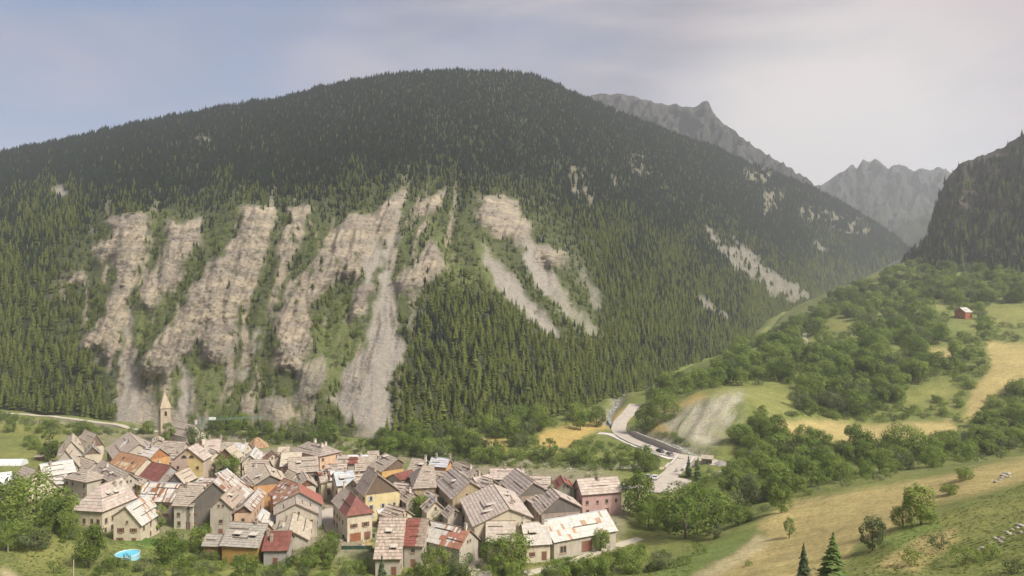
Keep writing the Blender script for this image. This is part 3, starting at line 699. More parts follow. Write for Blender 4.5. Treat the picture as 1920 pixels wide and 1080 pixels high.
def scatter(name, pts, hs, meshes_objs, label, idx=None):
    """one mass of growth nobody could count: points that carry instances of crowns that stand in the scene"""
    me = bpy.data.meshes.new(name); me.vertices.add(len(pts)); me.vertices.foreach_set('co', np.asarray(pts, np.float32).ravel())
    n = len(pts)
    for nm, ty, dat in (('sc', 'FLOAT', np.asarray(hs, np.float32)), ('rot', 'FLOAT', NP.uniform(0, 6.28, n).astype(np.float32)), ('pick', 'INT', (NP.randint(0, len(meshes_objs), n) if idx is None else np.asarray(idx)).astype(np.int32))):
        a = me.attributes.new(nm, ty, 'POINT'); a.data.foreach_set('value', dat)
    o = link(bpy.data.objects.new(name, me))
    ng = bpy.data.node_groups.new(name + '_nodes', 'GeometryNodeTree')
    ng.interface.new_socket('Geometry', in_out='INPUT', socket_type='NodeSocketGeometry'); ng.interface.new_socket('Geometry', in_out='OUTPUT', socket_type='NodeSocketGeometry')
    N, L = ng.nodes, ng.links
    gi, go, ip = N.new('NodeGroupInput'), N.new('NodeGroupOutput'), N.new('GeometryNodeInstanceOnPoints')
    mp = N.new('GeometryNodeMeshToPoints'); jn = N.new('GeometryNodeJoinGeometry')
    for mo in reversed(meshes_objs):
        oi = N.new('GeometryNodeObjectInfo'); oi.inputs['Object'].default_value = mo; oi.inputs['As Instance'].default_value = True; oi.transform_space = 'ORIGINAL'
        L.new(oi.outputs['Geometry'], jn.inputs[0])
    def attr(nm, ty):
        a = N.new('GeometryNodeInputNamedAttribute'); a.data_type = ty; a.inputs['Name'].default_value = nm
        return next(s for s in a.outputs if s.enabled and s.name == 'Attribute')
    cx = N.new('ShaderNodeCombineXYZ'); L.new(attr('rot', 'FLOAT'), cx.inputs[2])
    L.new(gi.outputs[0], mp.inputs[0]); L.new(mp.outputs[0], ip.inputs['Points']); L.new(jn.outputs[0], ip.inputs['Instance'])
    ip.inputs['Pick Instance'].default_value = True
    L.new(attr('pick', 'INT'), ip.inputs['Instance Index']); L.new(cx.outputs[0], ip.inputs['Rotation']); L.new(attr('sc', 'FLOAT'), ip.inputs['Scale'])
    L.new(ip.outputs[0], go.inputs[0])
    md = o.modifiers.new('scatter', 'NODES'); md.node_group = ng
    return tag(o, label, kind='stuff')

# ---- forest on the mountain: world-even sampling of the slope, thinned by what grows there
def sample_sheet(X, Y, Z, n):
    Pg = np.stack([X, Y, Z], -1); e1 = Pg[1:, :-1] - Pg[:-1, :-1]; e2 = Pg[:-1, 1:] - Pg[:-1, :-1]
    ar = np.linalg.norm(np.cross(e1, e2), axis=-1).ravel(); c = np.cumsum(ar); k = np.searchsorted(c, NP.uniform(0, c[-1], n))
    i, j = np.unravel_index(k, e1.shape[:2]); a, b = NP.uniform(0, 1, (2, n, 1))
    return Pg[i, j] + e1[i, j] * a + e2[i, j] * b
fp = sample_sheet(MXg, MYg, MZg, 135000)
fpx, fpy = proj(fp[:, 0], fp[:, 1], fp[:, 2])
frock, fgrey, fscree, fgrass, fcz, frib = masks(fpx, fpy)
fall = fbm(fpx / 45., fpy / 45., 301, 4)
keep = 1 - np.clip(frock * 1.4 + fgrey * 1.6 + fscree * 1.5, 0, 1)
keep *= 1 - 0.75 * np.clip(fgrass, 0, 1)
keep *= 1 - fcz * np.clip(0.45 + (frib - 0.42) * 3.0, 0.15, 0.8)
keep *= np.clip(0.35 + fall * 1.3, 0.3, 1)
ok = (NP.uniform(0, 1, len(fp)) < keep) & (fp[:, 2] > -1) & (fpx > -500)
fp, fpx, fpy, fcz = fp[ok], fpx[ok], fpy[ok], fcz[ok]
up = np.clip((fp[:, 2] - 60) / 190, 0, 1)                         # larches below; near-black spruce higher up paints in the cloud shadow
fh = (7.0 - 2.2 * up) * np.clip(NP.normal(0.95, 0.24, len(fp)), 0.4, 1.7) * (1 - 0.42 * np.clip(fcz, 0, 1)) * np.clip(fp[:, 1] / 1000, 1, 1.5)
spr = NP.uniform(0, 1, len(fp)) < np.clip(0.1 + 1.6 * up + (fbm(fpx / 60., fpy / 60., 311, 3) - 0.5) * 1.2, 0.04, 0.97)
near = np.where((fpx > -20) & (fpx < 1940), fh / fp[:, 1], 0); order = np.argsort(-near)[:300]
solo = np.zeros(len(fp), bool); solo[order] = True
crown_objs = {}
for i in order:
    x, y, z = map(float, fp[i]); h = float(fh[i]); s = bool(spr[i]); v = int(RNG.random() * (2 if s else 3))
    where = 'at the far left edge above the pale track' if fpx[i] < 110 else 'left of the stone church tower above the pale track' if fpx[i] < 300 else ('under the pale cliffs behind the village' if fpx[i] < 745 else
            ('right beside the foot of the big scree fan' if fpx[i] < 800 else 'along the bottom edge of the wood right of the scree fan' if fpx[i] < 1120 and fpy[i] > 768 else 'below the long gravel streaks right of the cliffs' if 980 < fpx[i] < 1120 else 'in the dense wood right of the big scree fan' if fpx[i] < 1120 else 'on the mountain foot up the valley by the river'))
    root = empty('spruce_tree' if s else 'larch_tree', (x, y, z), RNG.uniform(0, 6.28))
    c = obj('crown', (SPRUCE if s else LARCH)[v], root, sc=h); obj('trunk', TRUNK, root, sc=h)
    tag(root, ('dark spruce ' if s else 'light green larch ') + where, 'tree', ('dark spruces ' if s else 'larches ') + where)
    crown_objs.setdefault((s, v), c)
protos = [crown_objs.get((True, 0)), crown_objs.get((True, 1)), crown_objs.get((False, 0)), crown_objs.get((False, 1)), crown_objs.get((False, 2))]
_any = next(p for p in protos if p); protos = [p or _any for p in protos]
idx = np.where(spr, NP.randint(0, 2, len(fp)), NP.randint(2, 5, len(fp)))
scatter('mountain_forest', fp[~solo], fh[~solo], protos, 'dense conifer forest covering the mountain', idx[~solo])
# conifers on the crag and the spur
cp_ = sample_sheet(CRAG[0], CRAG[1], CRAG[2], 5200); cpx, cpy = proj(cp_[:, 0], cp_[:, 1], cp_[:, 2])
_rk = np.clip((fbm(cpx / 20., cpy / 14., 284, 4) - 0.5) * 1.4 + np.clip(1.35 - (cpy - 250) / 190. - (cpx - 1740) / 420., 0.0, 1), 0, 1)
okc = NP.uniform(0, 1, len(cp_)) > _rk
scatter('crag_forest', cp_[okc], NP.uniform(6, 12, okc.sum()), protos, 'conifers growing on and around the dark crag', np.where(NP.uniform(0, 1, okc.sum()) < 0.75, NP.randint(0, 2, okc.sum()), NP.randint(2, 5, okc.sum())))
# ------------------------------------------------------------------ the village: each house from its ridge ends A, B and an eave corner E below A as seen in the photo
# roof: t brown shingle, p pinkish slab, n tan slab, w white sheet, s striped rusty sheet, r dark red sheet, o orange sheet, k rusty patched, g grey slab, u grey sheet
H = []
def hs(label, A, B, E, hw=5.0, roof='t', wall='cream', **k):
    H.append(dict(label=label, A=A, B=B, E=E, hw=hw, roof=roof, wall=wall, **k))
hs('house with pale tan roof at the far left edge of the village', (133, 827), (136.2, 811.7), (159, 851.7), 5, 'n', 'stone', dorm=[(0, .45, .6)])
hs('stone-gabled house with smooth pale tan roof in front of its twin', (132.5, 830), (122, 843.5), (158, 861), 5, 'n', 'stone', dorm=[(0, .3, .75), (1, .4, .6)])
hs('large house with tan roof and dark gable behind the small gabled house', (180.8, 814), (159, 805), (197.5, 837.5), 6, 'n', 'cream', gab='wood', nofix=1)
hs('cross-gabled tan roofed wing below the large house', (164, 818), (160, 810), (151.7, 826.5), 5.5, 'n', 'stone')
hs('small tan house with grey slate roof and dark wooden gable', (173.3, 837.5), (171, 827.5), (190, 851.5), 5, 'g', 'cream', gab='wood', chim=[(.7, 0, .3)])
hs('long white sheet metal roof with rusty red strip by the left trees', (133, 861.7), (70, 871), (147, 884.5), 4.5, 'w', 'cream', chim=[(.7, 0, .25)])
hs('low white sheet lean-to in front of the long white roof', (126, 889), (93, 891.5), (120, 907), 3.5, 'w', 'cream', shed=1)
hs('brown shingled house behind the left trees with a dark verge', (70, 881), (45, 873), (122.5, 921.7), 4, 't', 'cream')
hs('brown pyramid-roofed house left of the big pinkish hipped house', (158.5, 879), (164, 880), (117.5, 896), 4.0, 't', 'stone', hA=5.5, hB=5.5)
hs('big house with pinkish hipped roof and tall windows beside the left trees', (228, 895), (186.7, 910), (256.7, 933), 5.5, 'p', 'cream', hB=5.0, dorm=[(0, .62, .55), (0, .93, .5)], chim=[(.5, 0, .25), (.25, 0, .35)], tall=1)
hs('cream barn with white sheet roof below the big hipped house', (235, 950.5), (276, 927), (265.5, 986), 5, 'ws', 'cream', E2=(208, 968), up=0.4)
hs('broad brown shingled house with dark chimney left of the orange roof', (191.7, 861.7), (243, 887), (170, 884), 4.0, 't', 'stone', dorm=[(0, .35, .65), (0, .6, .62)], chim=[(.33, 0, .3)])
hs('brown shingled house between the tan twin and the white sheet roof', (175, 866), (140, 853), (163, 885), 4, 't', 'stone')
hs('white roofed house with two dormers and orange gable', (294, 840), (230, 826.7), (283, 864), 5.5, 'w', 'orange', dorm=[(0, .55, .4), (0, .75, .35)], gab='orangewood', chim=[(.2, 0, .1), (.85, 0, .1)])
hs('orange roofed house in front of the white roof with dormers', (271, 858), (219, 846.7), (258, 886), 5, 'o', 'cream', sky=[(.3, .5), (.7, .35)])
hs('dark red sheet roof beside the orange roof', (314, 873), (276, 866), (303, 904), 4.0, 'r', 'grey')
hs('small pinkish roof with yellow wall behind the big hipped house', (277, 899), (246, 889), (264, 911), 3.6, 'p', 'yellow')
hs('low house with rust-streaked white roof left of the brown shingles', (337, 907), (270, 904), (326, 941.5), 4.0, 's', 'stone')
hs('house with heavy brown shingle roof and white right gable', (378, 911.7), (337.5, 910), (367.5, 950), 5.0, 't', 'white', chim=[(.75, 0, .1)])
hs('tan roofed house with black gable before the yellow house', (327.5, 887.5), (353, 876), (345, 907.5), 4.5, 'n', 'dark', gab='dark')
hs('flat pale sheet roof below the yellow house', (396, 897), (377, 895), (380, 909), 4, 'w', 'cream', shed=1)
hs('yellow and beige house with two half-round attic windows', (351, 840), (369, 831), (381.7, 864), 7.5, 'p', 'twotone', attic=1, balc=1)
hs('long brown shingled house left behind the yellow house', (340, 828.8), (298, 826), (345, 851), 4.5, 't', 'stone')
hs('triangular brown roof left of the church', (241, 810), (261, 832), (198, 840), 5, 't', 'stone')
hs('small tan gabled roof at the foot of the church tower', (298, 824), (296, 817), (309, 828.5), 3.5, 'n', 'stone')
hs('pinkish slab roof right of the crane mast', (416, 823), (386, 824), (411, 848), 4, 'p', 'cream', chim=[(.05, 0, .0), (.75, 0, .03)])
hs('brown and white checked roof behind the brown gable', (466.7, 830), (417, 828), (458, 848), 4, 'c', 'cream', chim=[(.15, 0, .1)])
hs('house with brown boarded gable behind the round village tree', (421.7, 841), (437, 833), (443, 862), 6, 'n', 'cream', gab='redwood', chim=[(.15, 1, .1)])
hs('small white roof with black stains in the back row', (479, 838), (468, 853), (495, 851), 4, 'w', 'cream')
hs('small rust-brown roof with pale gable right of the white roof', (514, 849.5), (509, 844), (496, 864), 6, 'k2', 'cream')
hs('cream roofed house at the back of the village centre', (528, 848), (567, 846.7), (532, 862), 5, 'n2', 'pink')
hs('broad brown shingled house in the middle of the village', (539, 859), (596, 855), (541, 888), 4, 't', 'stone', dorm=[(0, .35, .45)])
hs('peach-walled house with grey hipped roof and white chimney', (607, 834), (578, 828), (599, 856), 6.5, 't2', 'peach', hA=4.0, hB=3.5, chim=[(.6, 1, .05), (-.05, 0, .25), (.1, 1, .3)], bigchim=1)
hs('small brown gabled house beside the dark purple tree', (576, 899), (568, 884.5), (595, 911), 5, 't', 'cream', gab='redwood')
hs('brown shingled house left of the black gable', (475, 862), (512, 862), (453, 891), 4.5, 't', 'cream', chim=[(.4, 0, .5)])
hs('house with black gable and cream right roof in the centre', (507, 890.5), (496, 869.6), (473, 912.5), 5.5, 'n', 'orange', gab='dark', dorm=[(0, .35, .65), (1, .5, .4)])
hs('big roof with bright red right slope and rusty left slope', (561.7, 922), (559, 905), (606.7, 946.7), 5, 'r2', 'grey', E2=(513, 945))
hs('rust-patched hipped roof behind the bright red slope', (532, 896), (558, 906), (503, 926), 5, 'k', 'orange')
hs('brown shingled house in front of the white-edged rusty roof', (555, 944), (553, 929), (598, 963.5), 4.5, 't', 'stone', E2=(514, 965))
hs('long tan roof coming down to the garden right of the red front roof', (541.7, 993), (552.5, 948), (580, 1013), 3.5, 'n', 'stone', chim=[(.3, 1, .35)])
hs('low front house with dark red roof and white chimney', (495, 996), (545, 995), (493, 1033), 3.5, 'r', 'grey', chim=[(.12, 0, .2), (.3, 0, .5)])
hs('ochre front house with grey roof and two white dormers', (496.7, 981.7), (425, 978), (491.7, 1027.5), 4.0, 'g2', 'ochre', dorm=[(0, .25, .6), (0, .66, .58)], chim=[(.3, 0, .05)], bigdorm=1)
hs('low ochre annex with grey roof left of the two dormers', (417, 1002), (383, 1001), (415, 1025), 3.0, 'g2', 'ochre')
hs('grey-gabled barn house with smooth tan right roof', (413, 933), (437, 911.5), (436, 954), 6, 'n3', 'stone', dorm=[(0, .45, .45)])
hs('low brown shingled shed beside the grey-gabled house', (393, 942), (373, 941), (391, 973), 2.2, 't', 'stone', shed=1)
hs('black-gabled house with rust-striped white roof in the centre left', (426, 878), (400, 904), (475, 920), 4.5, 's', 'dark', gab='dark')
hs('house with red boarded gable and white striped roof', (457.5, 948), (486, 915), (472, 959), 5, 's', 'peach', gab='redwood', E2=(435, 963))
hs('plain white lean-to roof right of the red boarded gable', (481, 973), (492, 953), (508, 990), 4, 'w', 'stone', shed=1)
hs('brown roof with red sheet patch and white sheets at the back', (640, 853), (715, 852), (622, 870), 4.5, 'm', 'stone', chim=[(.1, 0, .1), (.6, 0, .2)])
hs('orange and yellow gabled house at the back of the village', (746.7, 860), (722, 849), (715, 885), 6.0, 't', 'orangeyellow', gab='wood', E2=(759.6, 868), dorm=[(0, .7, .3)])
hs('bluish white ribbed sheet roof left of the cream yellow house', (625, 886), (662.5, 882.5), (631, 912), 5, 'u', 'cream', dorm=[(0, .35, .6)], chim=[(.6, 0, .05)])
hs('cream yellow house with brown boarded gable and pale shutters', (708, 889), (690, 875), (683, 931), 6.0, 't', 'paleyellow', gab='wood', E2=(753, 921.7), shut=1, chim=[(.5, 1, .1)])
hs('red hip-roofed house with brown garage door facing the garden', (668, 931), (646, 911), (649, 968), 5.5, 'rt', 'cream', hA=4.0, chim=[(.95, 0, .05)], garage=1)
hs('brown hipped house with plain stone front in the village centre', (814, 873), (792, 874), (819, 914), 5.5, 't', 'ochrestone', hB=3.5)
hs('brown shingled house behind the stone-fronted hipped house', (779, 859), (806, 861), (757, 882), 5, 't', 'stone', dorm=[(0, .8, .6)], chim=[(.95, 0, .05)])
hs('orange walled house with white ribbed sheet roof', (841.7, 860), (806.7, 857.5), (840, 877), 6, 'u', 'orange', chim=[(.0, 0, .0), (.72, 0, .05)])
hs('small dark red roof right of the orange and yellow gable', (737, 889), (772, 880), (750, 901), 4, 'r', 'stone')
hs('house with grey slab roof and balcony gable right of the centre', (882, 903), (848, 875), (847, 936), 6, 'p2', 'ochrestone', E2=(905, 917), dorm=[(0, .45, .5)])
hs('brown roofed house at the river edge behind the balcony gable', (850, 864), (890, 880), (843, 880), 4, 't', 'stone', chim=[(.8, 0, .2)])
hs('pale tarpaulin covered lean-to by the river edge', (877, 887.5), (900, 898), (880, 893), 2.6, 'w', 'stone', shed=1)
hs('long pinkish roof at the back of the right village end', (982, 878), (918, 878), (984, 899), 3.5, 'p', 'stone', chim=[(.07, 0, .05), (.55, 0, .05)])
hs('grey-brown barn with black open gable above a rubble wall', (1001, 905), (965, 878), (971, 932.5), 4.5, 'p2', 'rubble', gab='dark', E2=(1024, 917.5))
hs('barn with beamed open gable and pink wall', (1050, 931), (1033, 914), (1013, 965), 4.0, 'p', 'pinkstone', gab='dark', E2=(1091.7, 951))
hs('red roofed house with grey-green gable', (1059, 904), (1051, 890), (1043, 918), 5.5, 'r3', 'greengrey', E2=(1080, 917))
hs('pink house with brown slab roof at the right end of the village', (1084, 898), (1161, 892.5), (1087, 928.5), 5.0, 'p', 'pink', chim=[(.5, 0, .2)])
hs('big house with tan slab roof and two long dormers right of the trees', (956, 954), (924, 907), (887, 987.5), 6.0, 'p', 'cream', E2=(1000, 971), dorm=[(0, .35, .45), (0, .2, .6), (1, .6, .4)], chim=[(.25, 1, .3)])
hs('pale slab-roofed wing half hidden by the big tree', (911, 977), (967, 976.5), (910, 1016), 4.5, 'p3', 'cream')
hs('grey-white roofed house with shed dormer beside the long barn', (968, 980), (1018, 977), (1000, 1023), 3.6, 'g3', 'cream', dorm=[(0, .35, .55)], chim=[(.1, 0, .05), (.8, 0, .1)], bigdorm=1)
hs('long stone barn with white rust-spotted sheet roof', (1018, 976), (1137, 956), (1038, 1017), 3.6, 'ws', 'stone', barn=1)
hs('front house with weathered shingle roof and two dormers', (707, 970), (758, 970), (704, 1048.5), 3.6, 't3', 'stone', dorm=[(0, .42, .4), (0, .68, .78)])
hs('front house with dark red strip and shingle roof', (760, 971.7), (800, 973), (758, 1023), 5.0, 'rt2', 'stone')
hs('front house with white and rust-red sheet roof right of the red strip', (873, 993), (797, 976), (882, 1030), 4.5, 'wk', 'stone', chim=[(.1, 0, .05)])
hs('low tiled roof behind the barn with the black gable', (1033, 893), (990, 892), (1034, 905), 3, 'p', 'stone')
hs('tiny white roof between the red hipped house and the front shingles', (706, 957), (727, 951), (712, 968), 3.0, 'w', 'cream', shed=1)
hs('tiny brown garden hut in the field at the far left', (66, 852.5), (82, 852.5), (66, 857), 2.2, 'n', 'redwood', shed=1)

for _l, _a, _b, _e, _hw, _r, _wk in (
    ('low brown roof squeezed between the dark red roof and the black gable', (318, 893), (296, 888), (308, 906), 3.5, 't', 'stone'),
    ('small tan roof behind the rust-patched hipped roof', (540, 880), (556, 887), (530, 893), 4.0, 'n', 'cream'),
    ('narrow brown roof left of the cream yellow house', (668, 900), (684, 893), (672, 918), 4.5, 't', 'stone'),
    ('little brown roof between the white ribbed roof and the peach house', (614, 872), (634, 871), (612, 884), 4.5, 't', 'cream'),
    ('brown roof behind the bluish white ribbed roof', (668, 870), (700, 868), (662, 884), 4.5, 't', 'stone'),
    ('brown roof between the stone-fronted hipped house and the balcony gable', (836, 900), (822, 893), (828, 915), 4.5, 't', 'stone'),
    ('low slab roof behind the big house with two long dormers', (925, 899), (903, 893), (912, 915), 4.5, 'p2', 'stone'),
    ('small pinkish roof between the two barns', (1020, 935), (1004, 924), (1000, 946), 3.5, 'p', 'rubble'),
    ('brown lean roof left of the big slab-roofed house', (850, 955), (838, 945), (842, 972), 3.0, 't', 'stone'),
    ('narrow shingled roof right of the grey-gabled barn house', (470, 905), (458, 893), (462, 920), 4.5, 't', 'cream'),
    ('small roof behind the small brown gabled house', (600, 894), (616, 892), (598, 906), 4.0, 't', 'cream'),
    ('brown roof in the back row right of the church', (404, 846), (392, 841), (396, 858), 4.5, 't', 'cream'),
    ('tan roof in the back row behind the rust-brown roof', (522, 838), (544, 837), (520, 848), 4.0, 'n', 'cream'),
    ('low brown roof beside the pyramid-roofed house', (208, 884), (190, 878), (200, 897), 3.5, 't', 'stone'),
    ('tiled roof in the back row left of the orange and yellow gable', (690, 846), (712, 845), (688, 856), 4.0, 't', 'stone'),
    ('brown roof in the back row right of the white ribbed sheet roof', (858, 866), (880, 872), (852, 880), 4.0, 't', 'stone')):
    hs(_l, _a, _b, _e, _hw, _r, _wk)

def solve_roof(A, B, hr, corner, h):
    RA = np.array(at(A[0], A[1], (CH - hr) * F / (A[1] - 540))); RB = np.array(at(B[0], B[1], (CH - hr) * F / (B[1] - 540)))
    d = (RB - RA)[:2]; L = np.hypot(*d); d = d / L; n = np.array([-d[1], d[0]])
    a, b = (corner[0] - 960) / F, (corner[1] - 540) / F
    # (X0+w nx) = a (Y0+w ny) ;  CH - (hr - q) = b (Y0 + w ny)
    X0, Y0 = RA[0] - d[0] * h, RA[1] - d[1] * h
    w = (a * Y0 - X0) / (n[0] - a * n[1]); q = b * (Y0 + w * n[1]) - CH + hr
    return RA, RB, d, n, L, w, q
def roof_numbers(s):
    if 'num' in s: return s['num']
    py0 = s['E'][1]; s = dict(s); s['hw'] = s['hw'] + s.get('up', 1.6 if py0 < 1000 and not s.get('shed') else 0.4)
    hr = s['hw'] + 3.0
    p0 = s.get('pitch', 20 if s.get('shed') else 40)
    fix = None
    for _ in range(14):
        RA, RB, d, n, L, w, q = solve_roof(s['A'], s['B'], hr, s['E'], s.get('hA', 0))
        pit = math.degrees(math.atan2(q, abs(w)))
        across = abs(s['B'][0] - s['A'][0]) > 2.2 * abs(s['B'][1] - s['A'][1])
        if _ == 5: fix = not s.get('nofix') and ((not 22 <= pit <= (50 if across else 60)) or 'pitch' in s)
        if fix:                                        # ridge lies across the view: the pitch is known better than the sideways shift
            m = n if n[1] < 0 else -n
            b = (s['E'][1] - 540) / F; Y0 = RA[1] - d[1] * s.get('hA', 0)
            w = (b * Y0 - CH + hr) / (math.tan(math.radians(p0)) - b * m[1]); q = w * math.tan(math.radians(p0))
            if n[1] > 0: w = -w
        hr = s['hw'] + q
    if fix:                                            # share the remaining sideways error between ridge and eave
        e = RA[:2] - d * s.get('hA', 0) + n * w; dx = (960 + F * e[0] / e[1]) - s['E'][0]
        sh = max(-9, min(9, -0.5 * dx)) / F * RA[1]; RA[0] += sh; RB[0] += sh
    out = dict(RA=RA, RB=RB, d=d, n=n, L=L, w=w, q=q, hr=hr, fix=fix)
    if s.get('E2'):
        *_, w2, q2 = solve_roof(s['A'], s['B'], hr, s['E2'], s.get('hA', 0)); out.update(w2=w2, q2=q2)
    return out

WALLC = dict(cream=(0.58, 0.51, 0.4), white=(0.62, 0.58, 0.5), stone=(0.44, 0.395, 0.335), orange=(0.55, 0.31, 0.14), yellow=(0.6, 0.47, 0.22), paleyellow=(0.64, 0.54, 0.31),
             twotone=(0.5, 0.4, 0.33), pink=(0.5, 0.33, 0.31), peach=(0.6, 0.42, 0.3), ochre=(0.42, 0.255, 0.09), ochrestone=(0.4, 0.32, 0.21), grey=(0.33, 0.31, 0.3), dark=(0.17, 0.15, 0.135),
             orangeyellow=(0.58, 0.37, 0.15), rubble=(0.31, 0.25, 0.2), pinkstone=(0.37, 0.29, 0.25), greengrey=(0.27, 0.27, 0.215), redwood=(0.2, 0.1, 0.07), wood=(0.19, 0.14, 0.105), orangewood=(0.45, 0.2, 0.08))
def wallm(k): return plain('wall_' + k, WALLC[k], 0.92, 0.16, 0.5, 0.0, True)
def jit(c, a, r):
    k = 1 + a * (r.random() - 0.5) * 2
    return tuple(max(0, min(1, x * k * (1 + 0.06 * (r.random() - 0.5)))) for x in c)
T_BR, T_PK, T_TN, T_WH, T_RD, T_OR, T_GR, T_BL = (0.39, 0.335, 0.29), (0.47, 0.4, 0.36), (0.46, 0.4, 0.325), (0.55, 0.53, 0.5), (0.2, 0.075, 0.06), (0.36, 0.2, 0.11), (0.35, 0.33, 0.31), (0.5, 0.52, 0.56)
RUST, BRICKR = (0.27, 0.13, 0.075), (0.36, 0.14, 0.11)
def stripes(u, v, r): return jit(RUST if (r.random() < 0.28) else ((0.3, 0.25, 0.2) if r.random() < 0.2 else T_WH), 0.12, r)
def patched(u, v, r): return jit(T_WH if r.random() < 0.13 else ((0.3, 0.15, 0.1) if r.random() < 0.8 else (0.33, 0.24, 0.18)), 0.2, r)
ROOFS = {   # course length, piece width, thickness, material, colour of one piece
    't': (0.7, 0.6, 0.11, M_TILE, lambda u, v, r: jit(T_BR, 0.15, r)), 't2': (0.9, 1.2, 0.12, M_TILE, lambda u, v, r: jit((0.34, 0.295, 0.26), 0.12, r)),
    't3': (0.85, 0.42, 0.13, M_TILE, lambda u, v, r: jit((0.42, 0.345, 0.295), 0.24, r)), 'p': (0.95, 0.95, 0.1, M_TILE, lambda u, v, r: jit(T_PK, 0.13, r)),
    'p2': (1.0, 1.0, 0.1, M_TILE, lambda u, v, r: jit((0.41, 0.355, 0.325), 0.11, r)), 'p3': (0.8, 0.6, 0.06, M_TILE, lambda u, v, r: jit((0.47, 0.41, 0.36), 0.13, r)),
    'n': (0.75, 0.7, 0.08, M_TILE, lambda u, v, r: jit(T_TN, 0.13, r)), 'n2': (0.7, 1.0, 0.05, M_TILE, lambda u, v, r: jit((0.5, 0.45, 0.37), 0.1, r)), 'n3': (1.6, 0.6, 0.03, M_CLEAN, lambda u, v, r: jit((0.4, 0.325, 0.27), 0.07, r)),
    'g': (0.6, 0.8, 0.05, M_TILE, lambda u, v, r: jit(T_GR, 0.12, r)), 'g2': (0.7, 0.5, 0.08, M_TILE, lambda u, v, r: jit((0.36, 0.33, 0.3), 0.1, r)), 'g3': (1.5, 0.5, 0.04, M_CLEAN, lambda u, v, r: jit((0.5, 0.47, 0.43), 0.07, r)),
    'w': (1.3, 2.2, 0.09, M_METAL, lambda u, v, r: jit(T_WH, 0.08, r)), 'u': (0.95, 3.5, 0.12, M_CLEAN, lambda u, v, r: jit(T_BL, 0.07, r)),
    'ws': (1.7, 0.75, 0.05, M_METAL, lambda u, v, r: jit((0.42, 0.26, 0.17) if r.random() < 0.09 else T_WH, 0.08, r)),
    's': (1.7, 0.5, 0.05, M_METAL, stripes), 'r': (1.5, 1.0, 0.04, M_CLEAN, lambda u, v, r: jit(T_RD, 0.14, r)), 'r3': (1.5, 1.0, 0.04, M_CLEAN, lambda u, v, r: jit((0.3, 0.11, 0.085), 0.16, r)),
    'r2': (1.4, 0.8, 0.04, M_CLEAN, lambda u, v, r: jit(BRICKR, 0.07, r)), 'o': (1.6, 1.2, 0.04, M_CLEAN, lambda u, v, r: jit((0.5, 0.4, 0.27) if (v > 0.55 and r.random() < 0.3) else T_OR, 0.1, r)),
    'k': (1.0, 0.8, 0.06, M_METAL, patched), 'k2': (0.9, 0.6, 0.05, M_METAL, lambda u, v, r: jit((0.23, 0.13, 0.1), 0.22, r)),
    'c': (0.8, 0.8, 0.06, M_TILE, lambda u, v, r: jit((0.55, 0.53, 0.52) if u < 0.5 else T_BR, 0.12, r)),
    'm': (0.8, 0.8, 0.05, M_TILE, lambda u, v, r: jit(T_RD if (0.3 < u < 0.55 and v > 0.3) else ((0.6, 0.62, 0.66) if (0.3 < u < 0.75 and v < 0.3) else T_BR), 0.14, r)),
    'rt': (0.9, 0.7, 0.05, M_CLEAN, lambda u, v, r: jit(T_RD if u < 0.45 else T_BR, 0.12, r)), 'rt2': (0.75, 0.5, 0.06, M_TILE, lambda u, v, r: jit((0.24, 0.085, 0.07) if u < 0.62 else (0.29, 0.23, 0.19), 0.12, r)),
    'wk': (1.5, 0.62, 0.04, M_METAL, lambda u, v, r: jit((0.36, 0.17, 0.12) if (u < 0.55 and r.random() < 0.72) else T_WH, 0.12, r))}
def lerp(a, b, t): return a + (b - a) * t
def tile_slope(mb, RL, RR, EL, ER, kind, r, flip=False):
    """overlapping pieces laid in courses from eave to ridge, each with its own thickness, tilt and tone"""
    co, tw, th, mat, cf = ROOFS[kind]
    RL, RR, EL, ER = map(Vector, (RL, RR, EL, ER))
    nn = (RR + ER - RL - EL).cross(EL + ER - RL - RR).normalized()
    if nn.z < 0: nn = -nn
    sl = ((EL + ER) / 2 - (RL + RR) / 2).length; rows = max(2, round(sl / co))
    for i in range(rows):
        v0, v1 = i / rows, min(1.02, (i + 1.12) / rows); vm = (v0 + v1) / 2
        a0, b0, a1, b1 = lerp(RL, EL, v0), lerp(RR, ER, v0), lerp(RL, EL, v1), lerp(RR, ER, v1)
        k = max(1, round((b1 - a1).length / tw)); sh = 0.5 * (i % 2)
        ed = [0.0] + [min(1, max(0, (j + sh * (0 < j < k) + 0.24 * (r.random() - 0.5) * (0 < j < k)) / k)) for j in range(1, k)] + [1.0]
        for j in range(len(ed) - 1):
            u0, u1 = ed[j], ed[j + 1]
            if u1 - u0 < 1e-3: continue
            g = 0.012 / max(0.5, (b1 - a1).length); lo, hi = th * (0.9 + 0.5 * r.random()), th * 0.25
            slip = 0.05 * r.random() if tw < 1.5 else 0.0
            A_, B_ = lerp(a0, b0, u0) + nn * hi, lerp(a0, b0, u1) + nn * hi
            vs = (EL + ER - RL - RR).normalized() * slip
            C_, D_ = lerp(a1, b1, u1 - g) + nn * (hi + lo) + vs, lerp(a1, b1, u0 + g) + nn * (hi + lo) + vs
            c = cf((u0 + u1) / 2, vm, r); n = len(mb.v)
            mb.v += [tuple(A_), tuple(B_), tuple(C_), tuple(D_), tuple(C_ - nn * (lo + hi)), tuple(D_ - nn * (lo + hi))]; mb.c += [c] * 6
            mb.f += [(n, n + 1, n + 2, n + 3), (n + 3, n + 2, n + 4, n + 5), (n, n + 3, n + 5), (n + 1, n + 4, n + 2)]
    return mat

